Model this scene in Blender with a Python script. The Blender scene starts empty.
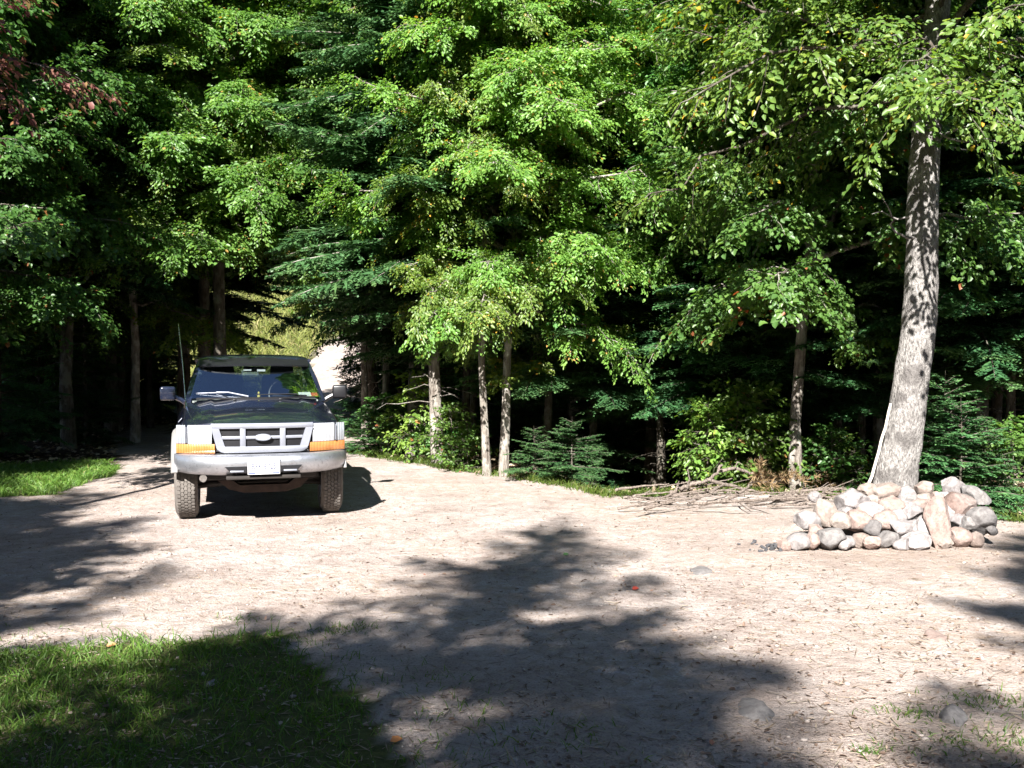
import bpy, bmesh, math, random
import numpy as np
from mathutils import Vector, Matrix, Quaternion
R_ = math.radians
rnd = random.Random(7)
S = bpy.context.scene
COL = S.collection

# ------------------------------------------------------------------ camera
FPX, CH = 1050.0, 1.6
TH = R_(1.855)
cam_d = bpy.data.cameras.new('camera'); cam = bpy.data.objects.new('camera', cam_d); COL.objects.link(cam)
cam.location = (0, 0, CH); cam.rotation_euler = (math.pi/2 - TH, 0, 0)
cam_d.sensor_width = 36; cam_d.lens = 36*FPX/1024; cam_d.clip_end = 2000; cam_d.clip_start = 0.05
S.camera = cam

def ray(px, py):
    F = Vector((0, math.cos(TH), -math.sin(TH))); U = Vector((0, math.sin(TH), math.cos(TH)))
    return F + Vector((1, 0, 0))*((px-512)/FPX) - U*((py-384)/FPX)
def at(px, py, Y):
    r = ray(px, py); return Vector((0, 0, CH)) + r*(Y/r.y)
def G(px, py):
    r = ray(px, py); return Vector((0, 0, CH)) + r*(-CH/r.z)

# ------------------------------------------------------------------ light
SUN_A, SUN_E = R_(12), R_(37)
w = bpy.data.worlds.new('World'); S.world = w; w.use_nodes = True
nt = w.node_tree; nt.nodes.clear()
sky = nt.nodes.new('ShaderNodeTexSky'); sky.sky_type = 'NISHITA'; sky.sun_disc = False
sky.sun_elevation = SUN_E; sky.sun_rotation = math.pi + SUN_A; sky.ozone_density = 1.0; sky.dust_density = 0.2; sky.air_density = 0.6
bg = nt.nodes.new('ShaderNodeBackground'); bg.inputs[1].default_value = 0.05
wo = nt.nodes.new('ShaderNodeOutputWorld')
nt.links.new(sky.outputs[0], bg.inputs[0]); nt.links.new(bg.outputs[0], wo.inputs[0])
sl = bpy.data.lights.new('sun', 'SUN'); sl.energy = 5.0; sl.angle = R_(0.45); sl.color = (1.0, 0.965, 0.91)
so = bpy.data.objects.new('sun', sl); COL.objects.link(so)
LDIR = Vector((math.sin(SUN_A)*math.cos(SUN_E), math.cos(SUN_A)*math.cos(SUN_E), -math.sin(SUN_E)))
so.rotation_euler = LDIR.to_track_quat('-Z', 'Y').to_euler(); so.location = (-5, -20, 25)
S.view_settings.view_transform = 'Standard'; S.view_settings.look = 'None'
S.view_settings.exposure = 2.1; S.view_settings.gamma = 1
cy = S.cycles; cy.max_bounces = 4; cy.diffuse_bounces = 2; cy.glossy_bounces = 2; cy.transmission_bounces = 3
cy.transparent_max_bounces = 6; cy.caustics_reflective = False; cy.caustics_refractive = False
cy.use_denoising = True; cy.use_adaptive_sampling = True; cy.adaptive_threshold = 0.015

# ------------------------------------------------------------------ materials
def new_mat(name):
    m = bpy.data.materials.new(name); m.use_nodes = True
    n = m.node_tree; b = n.nodes['Principled BSDF']
    return m, n, b
def node(n, t, **kw):
    x = n.nodes.new(t)
    for k, v in kw.items(): setattr(x, k, v)
    return x
def ramp(n, stops):
    r = n.nodes.new('ShaderNodeValToRGB'); e = r.color_ramp.elements
    while len(e) < len(stops): e.new(0.5)
    for k, (p, c) in enumerate(stops):
        e[k].position = p; e[k].color = (c[0], c[1], c[2], 1)
    return r
def noise(n, scale, detail=4, rough=0.55, vec=None, dim='3D'):
    x = n.nodes.new('ShaderNodeTexNoise'); x.inputs['Scale'].default_value = scale
    x.inputs['Detail'].default_value = detail; x.inputs['Roughness'].default_value = rough
    if vec is not None: n.links.new(vec, x.inputs['Vector'])
    return x
def coords(n, scale=(1, 1, 1), out='Object'):
    tc = n.nodes.new('ShaderNodeTexCoord'); mp = n.nodes.new('ShaderNodeMapping'); mp.inputs['Scale'].default_value = scale
    n.links.new(tc.outputs[out], mp.inputs[0]); return mp.outputs[0]
def mixc(n, fac, a, b, blend='MIX'):
    x = n.nodes.new('ShaderNodeMix'); x.data_type = 'RGBA'; x.blend_type = blend
    for s, v in ((x.inputs[0], fac), (x.inputs[6], a), (x.inputs[7], b)):
        if hasattr(v, 'is_linked') or hasattr(v, 'links'): n.links.new(v, s)
        elif isinstance(v, (int, float)): s.default_value = v
        else: s.default_value = (v[0], v[1], v[2], 1)
    return x.outputs[2]
def bump(n, b, h, dist=0.02, strength=0.6):
    x = n.nodes.new('ShaderNodeBump'); x.inputs['Distance'].default_value = dist; x.inputs['Strength'].default_value = strength
    n.links.new(h, x.inputs['Height']); n.links.new(x.outputs[0], b.inputs['Normal'])

def mat_leaf(name, stops, trans=0.4, rough=0.45, spec=0.4, hue=0.03, val=0.3):
    m, n, b = new_mat(name)
    a = node(n, 'ShaderNodeAttribute', attribute_name='var')
    r = ramp(n, stops); n.links.new(a.outputs['Fac'], r.inputs[0])
    oi = n.nodes.new('ShaderNodeObjectInfo')
    hs = n.nodes.new('ShaderNodeHueSaturation')
    m1 = node(n, 'ShaderNodeMapRange'); m1.inputs[3].default_value = 0.5-hue; m1.inputs[4].default_value = 0.5+hue*0.6
    m2 = node(n, 'ShaderNodeMapRange'); m2.inputs[3].default_value = 1-val; m2.inputs[4].default_value = 1+val
    fr = node(n, 'ShaderNodeMath', operation='FRACT'); mu = node(n, 'ShaderNodeMath', operation='MULTIPLY'); mu.inputs[1].default_value = 7.31
    n.links.new(oi.outputs['Random'], m1.inputs[0]); n.links.new(oi.outputs['Random'], mu.inputs[0])
    n.links.new(mu.outputs[0], fr.inputs[0]); n.links.new(fr.outputs[0], m2.inputs[0])
    n.links.new(m1.outputs[0], hs.inputs['Hue']); n.links.new(m2.outputs[0], hs.inputs['Value']); n.links.new(r.outputs[0], hs.inputs['Color'])
    n.links.new(hs.outputs[0], b.inputs['Base Color']); b.inputs['Roughness'].default_value = rough
    b.inputs['Specular IOR Level'].default_value = spec
    t = n.nodes.new('ShaderNodeBsdfTranslucent'); mx = n.nodes.new('ShaderNodeMixShader'); mx.inputs[0].default_value = trans
    g = n.nodes.new('ShaderNodeHueSaturation'); g.inputs['Saturation'].default_value = 1.15; g.inputs['Value'].default_value = 1.5
    g.inputs['Hue'].default_value = 0.485
    n.links.new(hs.outputs[0], g.inputs['Color']); n.links.new(g.outputs[0], t.inputs[0])
    o = n.nodes['Material Output']
    n.links.new(b.outputs[0], mx.inputs[1]); n.links.new(t.outputs[0], mx.inputs[2]); n.links.new(mx.outputs[0], o.inputs[0])
    return m

def mat_bark(name, dark, light, patch=None, vs=1.0, zs=1.6):
    m, n, b = new_mat(name)
    v = coords(n, (9*vs, 9*vs, zs*vs))
    n1 = noise(n, 3.0, 6, 0.65, v)
    v2 = coords(n, (1, 1, 0.7)); n2 = noise(n, 6, 5, 0.6, v2)
    r = ramp(n, [(0.3, dark), (0.62, light)]); n.links.new(n1.outputs[0], r.inputs[0])
    c = r.outputs[0]
    if patch:
        r2 = ramp(n, [(0.5, (0, 0, 0)), (0.6, (1, 1, 1))]); n.links.new(n2.outputs[0], r2.inputs[0])
        c = mixc(n, r2.outputs[0], c, patch)
    n.links.new(c, b.inputs['Base Color']); b.inputs['Roughness'].default_value = 0.9; b.inputs['Specular IOR Level'].default_value = 0.15
    bump(n, b, n1.outputs[0], 0.05, 0.9)
    return m

def mat_plain(name, col, rough=0.5, metal=0.0, spec=0.5, var=0.15, scale=8, coat=0.0, bumpd=0.0):
    m, n, b = new_mat(name)
    nz = noise(n, scale, 5, 0.6, coords(n))
    d = tuple(x*(1-var) for x in col); l = tuple(min(1, x*(1+var)) for x in col)
    r = ramp(n, [(0.3, d), (0.7, l)]); n.links.new(nz.outputs[0], r.inputs[0]); n.links.new(r.outputs[0], b.inputs['Base Color'])
    b.inputs['Roughness'].default_value = rough; b.inputs['Metallic'].default_value = metal; b.inputs['Specular IOR Level'].default_value = spec
    b.inputs['Coat Weight'].default_value = coat; b.inputs['Coat Roughness'].default_value = 0.05
    if bumpd: bump(n, b, nz.outputs[0], bumpd, 0.6)
    return m

M = {}
M['leaf_light'] = mat_leaf('leaf_light', [(0.0, (0.058, 0.135, 0.026)), (0.5, (0.105, 0.215, 0.042)), (0.93, (0.170, 0.280, 0.060)), (0.985, (0.34, 0.22, 0.06))], 0.45, 0.42, 0.5)
M['leaf_mid'] = mat_leaf('leaf_mid', [(0.0, (0.036, 0.108, 0.026)), (0.6, (0.070, 0.172, 0.038)), (0.95, (0.115, 0.215, 0.050)), (0.99, (0.26, 0.12, 0.04))], 0.40, 0.42, 0.5)
M['leaf_yellow'] = mat_leaf('leaf_yellow', [(0.0, (0.056, 0.130, 0.026)), (0.55, (0.112, 0.205, 0.040)), (0.93, (0.185, 0.265, 0.055)), (0.985, (0.46, 0.33, 0.04))], 0.45, 0.42, 0.5)
M['leaf_red'] = mat_leaf('leaf_red', [(0.0, (0.10, 0.045, 0.038)), (0.5, (0.18, 0.085, 0.070)), (0.75, (0.20, 0.14, 0.055)), (1, (0.12, 0.17, 0.045))], 0.35)
M['needle'] = mat_leaf('needle', [(0.0, (0.022, 0.066, 0.026)), (0.6, (0.040, 0.108, 0.038)), (1, (0.072, 0.150, 0.050))], 0.2, 0.5, 0.3)
M['needle_fir'] = mat_leaf('needle_fir', [(0.0, (0.032, 0.092, 0.034)), (0.6, (0.058, 0.140, 0.050)), (1, (0.095, 0.180, 0.062))], 0.25, 0.5, 0.3)
M['dead_needle'] = mat_leaf('dead_needle', [(0.0, (0.22, 0.13, 0.06)), (0.6, (0.36, 0.27, 0.14)), (1, (0.46, 0.38, 0.22))], 0.2, 0.8, 0.1)
M['grass'] = mat_leaf('grass_blade', [(0.0, (0.045, 0.10, 0.016)), (0.6, (0.085, 0.16, 0.026)), (0.9, (0.15, 0.20, 0.05)), (1, (0.34, 0.27, 0.13))], 0.35, 0.5, 0.3)
M['meadow'] = mat_leaf('meadow_blade', [(0.0, (0.15, 0.21, 0.05)), (0.6, (0.27, 0.30, 0.09)), (1, (0.46, 0.40, 0.20))], 0.35, 0.6, 0.2)
M['litter'] = mat_leaf('litter_leaf', [(0.0, (0.13, 0.09, 0.065)), (0.45, (0.30, 0.22, 0.16)), (0.9, (0.50, 0.42, 0.33)), (1, (0.34, 0.12, 0.05))], 0.15, 0.8, 0.2)
M['bark_dark'] = mat_bark('bark_dark', (0.035, 0.028, 0.022), (0.13, 0.11, 0.09), (0.17, 0.16, 0.13))  # dark bark; also swapped onto trunks to paint in forest shade
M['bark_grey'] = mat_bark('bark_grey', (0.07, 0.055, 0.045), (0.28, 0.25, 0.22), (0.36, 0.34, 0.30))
M['bark_pale'] = mat_bark('bark_pale', (0.065, 0.058, 0.055), (0.34, 0.32, 0.305), (0.125, 0.115, 0.11), 1.9, 4.0)
M['stick'] = mat_bark('stick_wood', (0.075, 0.055, 0.045), (0.27, 0.225, 0.195), None, 2)
M['pole'] = mat_plain('weathered_pole', (0.52, 0.47, 0.41), 0.8, var=0.12, scale=20)

# ------------------------------------------------------------------ mesh helpers
def np_mesh(name, V, F, mat, var=None, smooth=False):
    me = bpy.data.meshes.new(name)
    V = np.asarray(V, np.float32); F = np.asarray(F, np.int32)
    nf, k = F.shape
    me.vertices.add(len(V)); me.vertices.foreach_set('co', V.ravel())
    me.loops.add(nf*k); me.loops.foreach_set('vertex_index', F.ravel())
    me.polygons.add(nf); me.polygons.foreach_set('loop_start', np.arange(0, nf*k, k, dtype=np.int32))
    try: me.polygons.foreach_set('loop_total', np.full(nf, k, np.int32))
    except Exception: pass
    if smooth: me.polygons.foreach_set('use_smooth', np.ones(nf, bool))
    if var is not None:
        a = me.attributes.new('var', 'FLOAT', 'FACE'); a.data.foreach_set('value', np.asarray(var, np.float32))
    me.update(calc_edges=True)
    if mat: me.materials.append(mat)
    return me
def link(name, data, parent=None, loc=None):
    o = bpy.data.objects.new(name, data); COL.objects.link(o)
    if parent is not None: o.parent = parent
    if loc is not None: o.location = loc
    return o
def tag(o, label=None, cat=None, group=None, kind=None):
    for k, v in (('label', label), ('category', cat), ('group', group), ('kind', kind)):
        if v: o[k] = v
    return o
def empty(name, loc, label, cat, group=None, rz=0.0):
    o = link(name, None, None, loc); o.rotation_euler[2] = rz; o.empty_display_size = 0.2
    return tag(o, label, cat, group)

def unit(a): return a/np.maximum(np.linalg.norm(a, axis=-1, keepdims=True), 1e-9)

class Wood:
    def __init__(s): s.V = []; s.F = []; s.n = 0
    def tube(s, P, rad, k=6, lump=0.0, rng=None):
        P = np.asarray(P, float); rad = np.asarray(rad, float); n = len(P)
        T = unit(np.gradient(P, axis=0))
        ref = np.array([0.0, 0.0, 1.0]) if abs(T[0][2]) < 0.8 else np.array([1.0, 0.0, 0.0])
        A = unit(np.cross(T, ref)); B = np.cross(T, A)
        th = np.linspace(0, 2*np.pi, k, endpoint=False)
        rr = rad[:, None]*np.ones((n, k))
        if lump and rng is not None: rr = rr*(1+lump*rng.normal(size=(n, k)))
        ring = P[:, None, :] + rr[:, :, None]*(np.cos(th)[None, :, None]*A[:, None, :] + np.sin(th)[None, :, None]*B[:, None, :])
        i = np.arange(n-1)[:, None]*k; j = np.arange(k)[None, :]; j2 = (j+1) % k
        f = np.stack([i+j, i+j2, i+k+j2, i+k+j], -1).reshape(-1, 4)+s.n
        s.V.append(ring.reshape(-1, 3)); s.F.append(f); s.n += n*k
    def mesh(s, name, mat): return np_mesh(name, np.concatenate(s.V), np.concatenate(s.F), mat, None, True)

class Leaves:
    def __init__(s): s.V = []; s.F = []; s.C = []; s.n = 0
    def leaf(s, P, D, N, L, W, var):
        """broad leaves, two folded quads each"""
        D = unit(D); N = unit(N - D*np.sum(N*D, -1, keepdims=True)); X = np.cross(D, N)
        L = L[:, None]; W = W[:, None]*0.5
        up = N*W*0.35; dr = -N*L*0.12
        v = np.stack([P, P+D*L*0.33+X*W+up, P+D*L*0.72+X*W*0.72+up+dr*0.4, P+D*L+dr, P+D*L*0.72-X*W*0.72+up+dr*0.4, P+D*L*0.33-X*W+up], 1)
        m = len(P); b = np.arange(m)[:, None]*6+s.n
        f = np.stack([b+np.array([[0, 1, 2, 3]]), b+np.array([[0, 3, 4, 5]])], 1).reshape(-1, 4)
        s.V.append(v.reshape(-1, 3)); s.F.append(f); s.C.append(np.repeat(var, 2)); s.n += m*6
    def strip(s, P, D, N, L, W, var):
        """narrow rhombus: a needle-clad twig or a blade"""
        D = unit(D); X = unit(np.cross(D, N)); L = L[:, None]; W = W[:, None]*0.5
        v = np.stack([P-D*L*0.03, P+D*L*0.4+X*W, P+D*L, P+D*L*0.4-X*W], 1)
        m = len(P); b = np.arange(m)[:, None]*4+s.n
        s.V.append(v.reshape(-1, 3)); s.F.append(b+np.array([[0, 1, 2, 3]])); s.C.append(var); s.n += m*4
    def mesh(s, name, mat): return np_mesh(name, np.concatenate(s.V), np.concatenate(s.F), mat, np.concatenate(s.C))

def curve_path(rng, p0, d0, L, n, droop, wig):
    """points of a limb that starts at p0 along d0 and bends down by droop"""
    t = np.linspace(0, 1, n)
    d0 = np.asarray(d0)/np.linalg.norm(d0)
    P = p0[None]+d0[None]*(t*L)[:, None]
    P[:, 2] -= droop*L*t**2
    w_ = np.cumsum(rng.normal(size=(n, 3))*wig*L/n, 0); w_[0] = 0
    return P+w_

def broadleaf(seed, H, cb, R, limbs, leaf, mat, bark, tr=0.12, droop=0.35, path=None, bias=None, dens=1.0, top=0.75, lo=1.0, leafw=0.6, hang=0.35, prof=None, az=None):
    rng = np.random.default_rng(seed)
    wd, lv = Wood(), Leaves()
    zt = np.linspace(0, H, 14)
    if path is None:
        off = np.cumsum(rng.normal(size=(14, 2))*0.012*H/4, 0); off -= off[0]
        path = np.column_stack([off, zt])
    rad = tr*(1-0.86*np.linspace(0, 1, len(path)))**0.9; rad[0] *= 1.25
    wd.tube(path, rad, 12, 0.05, rng)
    pz = path[:, 2]
    ga = rng.uniform(0, 6.28)
    for i in range(limbs):
        f = ((i+rng.uniform(0, 1))/limbs)
        z = cb+(H*0.97-cb)*f
        p0 = np.array([np.interp(z, pz, path[:, 0]), np.interp(z, pz, path[:, 1]), z])
        a = ga+i*2.399+rng.normal()*0.3
        if az is not None: a = az[0]+rng.normal()*az[1]
        if prof: Lr = R*np.interp(f, [q[0] for q in prof], [q[1] for q in prof])
        else: Lr = R*(lo+(1-lo)*min(1, f/0.3))*(1-max(0, f-0.35)/0.65*top)
        L = Lr*rng.uniform(0.75, 1.15)
        el = R_(rng.uniform(8, 35)+f*30)
        d = np.array([math.cos(a)*math.cos(el), math.sin(a)*math.cos(el), math.sin(el)])
        if bias is not None: d = d+np.array(bias)*rng.uniform(0.3, 1); d /= np.linalg.norm(d)
        n = 9
        P = curve_path(rng, p0, d, L, n, droop*rng.uniform(0.5, 1.3), 0.28)
        r0 = max(0.010, 0.011*L+0.05*tr)
        wd.tube(P, r0*(1-0.85*np.linspace(0, 1, n)), 5)
        ns = max(4, int(L/0.24*dens**0.5))
        for k in range(ns):
            t = 0.22+0.78*(k+rng.uniform(0, 1))/ns
            q = np.array([np.interp(t*(n-1), np.arange(n), P[:, c]) for c in range(3)])
            j = min(n-2, int(t*(n-1))); T = P[j+1]-P[j]; T /= np.linalg.norm(T)
            side = np.cross(T, [0, 0, 1]); side /= max(1e-6, np.linalg.norm(side))
            sg = 1 if k % 2 else -1
            ang = R_(rng.uniform(30, 70))
            d2 = T*math.cos(ang)+side*sg*math.sin(ang)+np.array([0, 0, rng.normal()*0.42])
            if k >= ns-2: d2 = T+rng.normal(size=3)*0.15
            l2 = min(L*0.5, (0.35+0.55*(1-t))*rng.uniform(0.6, 1.2)*(0.5+L*0.22))
            P2 = curve_path(rng, q, d2, l2, 5, 0.25+hang*rng.uniform(0, 1), 0.3)
            wd.tube(P2, np.linspace(0.006, 0.002, 5), 3)
            nt_ = max(3, int(l2/0.07))
            nl = max(4, int(nt_*5*dens))
            tt = rng.uniform(0.1, 1.05, nl)
            base = np.column_stack([np.interp(tt*4, np.arange(5), P2[:, c]) for c in range(3)])
            T2 = unit((P2[-1]-P2[0])[None])[0]
            lat = unit(np.cross(T2, [0, 0, 1.0])[None])[0]
            sgn = rng.choice([-1, 1], nl)[:, None]
            spread = rng.uniform(0.0, 0.16+0.1*l2, nl)[:, None]
            dirs = unit(T2[None]*rng.uniform(0.3, 1.1, (nl, 1))+lat[None]*sgn*rng.uniform(0.4, 1.1, (nl, 1))+np.array([0, 0, -1.0])*rng.uniform(-0.1, hang*2.2, (nl, 1)))
            base = base+dirs*spread+rng.normal(size=(nl, 3))*0.02
            out = base[:, :2]-p0[None, :2]; out = out/np.maximum(0.3, np.linalg.norm(out, axis=1, keepdims=True))
            N = np.column_stack([out*0.62, np.full(nl, 0.85)])+rng.normal(size=(nl, 3))*0.42
            Ls = leaf*rng.uniform(0.5, 1.35, nl)*rng.uniform(0.8, 1.15)
            tw = rng.normal()*0.1
            lv.leaf(base, dirs+rng.normal(size=(nl, 3))*0.2, N, Ls, Ls*leafw, np.clip(rng.beta(2.2, 2.2, nl)*0.92+tw+(rng.random(nl) < 0.012)*0.6, 0, 1))
    return wd.mesh('trunk', bark), lv.mesh('crown', mat)

def conifer(seed, H, cb, R, mat, bark, tr=0.12, whorl=0.27, nb=5, droop=0.3, tilt=0.1, width=0.026, pw=0.85, dead=True, fine=1.0):
    rng = np.random.default_rng(seed)
    wd, lv = Wood(), Leaves()
    off = np.cumsum(rng.normal(size=(12, 2))*0.006*H/4, 0); off -= off[0]
    path = np.column_stack([off, np.linspace(0, H, 12)])
    wd.tube(path, tr*(1-0.93*np.linspace(0, 1, 12))*np.array([1.2]+[1]*11), 10, 0.04, rng)
    z = cb
    if dead:                                                   # bare dead twigs under the crown
        for k in range(int(cb/0.09)):
            zz = rng.uniform(0.5, cb+0.6); a = rng.uniform(0, 6.28); l = rng.uniform(0.25, 0.9)
            p0 = np.array([np.interp(zz, path[:, 2], path[:, 0]), np.interp(zz, path[:, 2], path[:, 1]), zz])
            P = curve_path(rng, p0, [math.cos(a), math.sin(a), rng.uniform(-0.2, 0.2)], l, 5, 0.15, 0.3)
            wd.tube(P, np.linspace(0.008, 0.002, 5), 3)
    while z < H-0.12:
        f = (z-cb)/(H-cb)
        for b in range(nb):
            a = rng.uniform(0, 6.28); zz = z+rng.uniform(-0.9, 0.9)*whorl
            L = R*(1-f)**pw*rng.uniform(0.65, 1.12)*min(1, 0.7+f*3)+0.06
            p0 = np.array([np.interp(zz, path[:, 2], path[:, 0]), np.interp(zz, path[:, 2], path[:, 1]), zz])
            tl = tilt+0.5*f*f+rng.normal()*0.13; dr_ = droop*rng.uniform(0.6, 1.5)
            n = 7; t = np.linspace(0, 1, n)
            h = np.array([math.cos(a), math.sin(a), 0])
            P = p0[None]+h[None]*(t*L)[:, None]; P[:, 2] += tl*L*t-dr_*(1-f)*L*t**2*(1.0-0.25*t)
            P += np.cumsum(rng.normal(size=(n, 3))*0.012*L, 0)*np.array([1, 1, 0.5])
            wd.tube(P, np.linspace(0.006+0.007*L, 0.002, n), 4)
            m = max(4, int(L/0.062*fine))
            tb = np.repeat(np.linspace(0.1 if L < 0.7 else 0.2, 1, m), 2)+rng.normal(size=2*m)*0.01
            tb = np.clip(tb, 0.05, 1)
            sg = np.tile([-1.0, 1.0], m)
            Bp = np.column_stack([np.interp(tb*(n-1), np.arange(n), P[:, c]) for c in range(3)])
            T = unit(np.gradient(P, axis=0)); ji = np.minimum(n-1, (tb*(n-1)).astype(int)); Tb = T[ji]
            side = unit(np.cross(Tb, np.array([0, 0, 1.0])[None]))
            lb = (L*0.42*(1-tb)**0.75*np.minimum(1, tb*3.2)+0.05)*rng.uniform(0.6, 1.2, 2*m)
            ang = R_(52)+rng.normal(size=2*m)*0.15
            Db = unit(Tb*np.cos(ang)[:, None]+side*(sg*np.sin(ang))[:, None]+np.array([0, 0, -1.0])[None]*rng.uniform(-0.05, 0.35, (2*m, 1)))
            hue = np.clip(0.45+rng.normal(size=2*m)*0.18+0.25*(tb-0.5), 0, 1)
            up = np.array([0, 0, 1.0])[None]
            lv.strip(Bp, Db, up+rng.normal(size=(2*m, 3))*0.3, lb, np.full(2*m, width*1.1), hue)
            ms = 7
            s_ = np.tile(np.repeat(np.linspace(0.12, 0.92, ms), 2), 2*m); sg2 = np.tile(np.tile([-1.0, 1.0], ms), 2*m)
            idx = np.repeat(np.arange(2*m), 2*ms)
            keep = (lb[idx] > 0.09) | (rng.random(len(idx)) < 0.45)
            s_, sg2, idx = s_[keep], sg2[keep], idx[keep]
            q = len(idx)
            Dp = Db[idx]; sd = unit(np.cross(Dp, up+rng.normal(size=(q, 3))*0.25))
            a2 = R_(48)+rng.normal(size=q)*0.2
            D2 = unit(Dp*np.cos(a2)[:, None]+sd*(sg2*np.sin(a2))[:, None]+np.array([0, 0, -1.0])[None]*rng.uniform(-0.1, 0.3, (q, 1)))
            l2 = np.maximum(0.035, lb[idx]*0.36*(1.05-s_))*rng.uniform(0.7, 1.25, q)
            P2 = Bp[idx]+Dp*(lb[idx]*s_)[:, None]
            P2[:, 2] -= 0.1*lb[idx]*s_**2
            lv.strip(P2, D2, up+rng.normal(size=(q, 3))*0.45, l2, np.full(q, width), np.clip(hue[idx]+rng.normal(size=q)*0.12+0.2*(s_-0.4), 0, 1))
        z += whorl*rng.uniform(0.8, 1.2)
    return wd.mesh('trunk', bark), lv.mesh('crown', mat)

# ------------------------------------------------------------------ terrain
_r = np.random.default_rng(3)
_K = [( _r.normal(size=2), _r.uniform(0, 6.28)) for _ in range(24)]
def fbm(x, y, s=1.0):
    o = 0
    for i, (k, p) in enumerate(_K):
        g = 1.35**(i/2.0)
        o = o+np.sin((k[0]*x+k[1]*y)*s*g*1.2+p)/g**0.8
    return o/6.0
PILE = at(885, 530, 8.85)
def inpoly(x, y, poly):
    c = np.zeros(x.shape, bool); n = len(poly)
    for i in range(n):
        x1, y1 = poly[i]; x2, y2 = poly[(i+1) % n]
        hit = ((y1 > y) != (y2 > y)) & (x < (x2-x1)*(y-y1)/((y2-y1) if y2 != y1 else 1e-9)+x1)
        c ^= hit
    return c
EDGE = [G(*p) for p in ((352, 452), (400, 461), (437, 466), (500, 476), (560, 485), (600, 495), (640, 497), (720, 490), (800, 495), (870, 500), (1024, 522), (1200, 545))]
EX = np.array([e.x for e in EDGE]); EY = np.array([e.y for e in EDGE])
def edgeY(x): return np.interp(x, EX, EY)
def height(x, y):
    x = np.asarray(x, float); y = np.asarray(y, float)
    z = 0.02*fbm(x, y, 0.7)+0.006*fbm(x, y, 5.0)
    z = z+np.where(y > 30.5, 0.155*np.abs(y-30.5)**1.02, 0)*np.clip((y-30.5)/4, 0, 1)
    z = z+0.05*np.clip(y-60, 0, 200)
    e = np.clip((y-edgeY(x)-0.2)/2.2, 0, 1)*np.clip((x-0.2)/1.2, 0, 1)*np.clip((5.0-x)/1.5, 0, 1)
    z = z-0.45*e*e*(3-2*e)
    z = z+0.26*np.exp(-(((x-PILE.x-0.05)/0.62)**2+((y-PILE.y-0.35)/0.45)**2)**1.6)
    z = z+0.06*np.exp(-((x-3.55)**2+(y-9.75)**2)/0.5)
    return z
def h1(x, y): return float(height(np.array([x]), np.array([y]))[0])

DIRT = [tuple(G(*p)[:2]) for p in ((-60, 500), (40, 492), (105, 478), (118, 455), (112, 438), (135, 424), (168, 424), (180, 445), (345, 447))]
DIRT += [(e.x, e.y) for e in EDGE]+[(14, -60), (-16, -60), (-16, 9.5)]
ROAD2 = [(-2.0, 15), (-3.0, 24), (-4.0, 32), (-4.6, 38), (-4.0, 43), (-1, 46), (-1, 50), (-6, 47.5), (-7.6, 43), (-7.4, 38), (-6.6, 32), (-5.0, 24), (-4.2, 15)]
GRASS = [tuple(G(*p)[:2]) for p in ((-160, 672), (30, 652), (110, 640), (250, 634), (290, 642), (322, 668), (338, 700), (372, 735), (415, 775), (450, 850))]+[(-0.3, 1.2), (-6, 1.2)]
GRASS2 = [tuple(G(*p)[:2]) for p in ((-60, 502), (60, 494), (112, 476), (110, 462), (0, 466), (-80, 470))]
MEADOW = [(-1.0, 34), (-2.0, 40), (-6.0, 58), (-2, 75), (-26, 75), (-20, 40), (-9, 28)]

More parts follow.
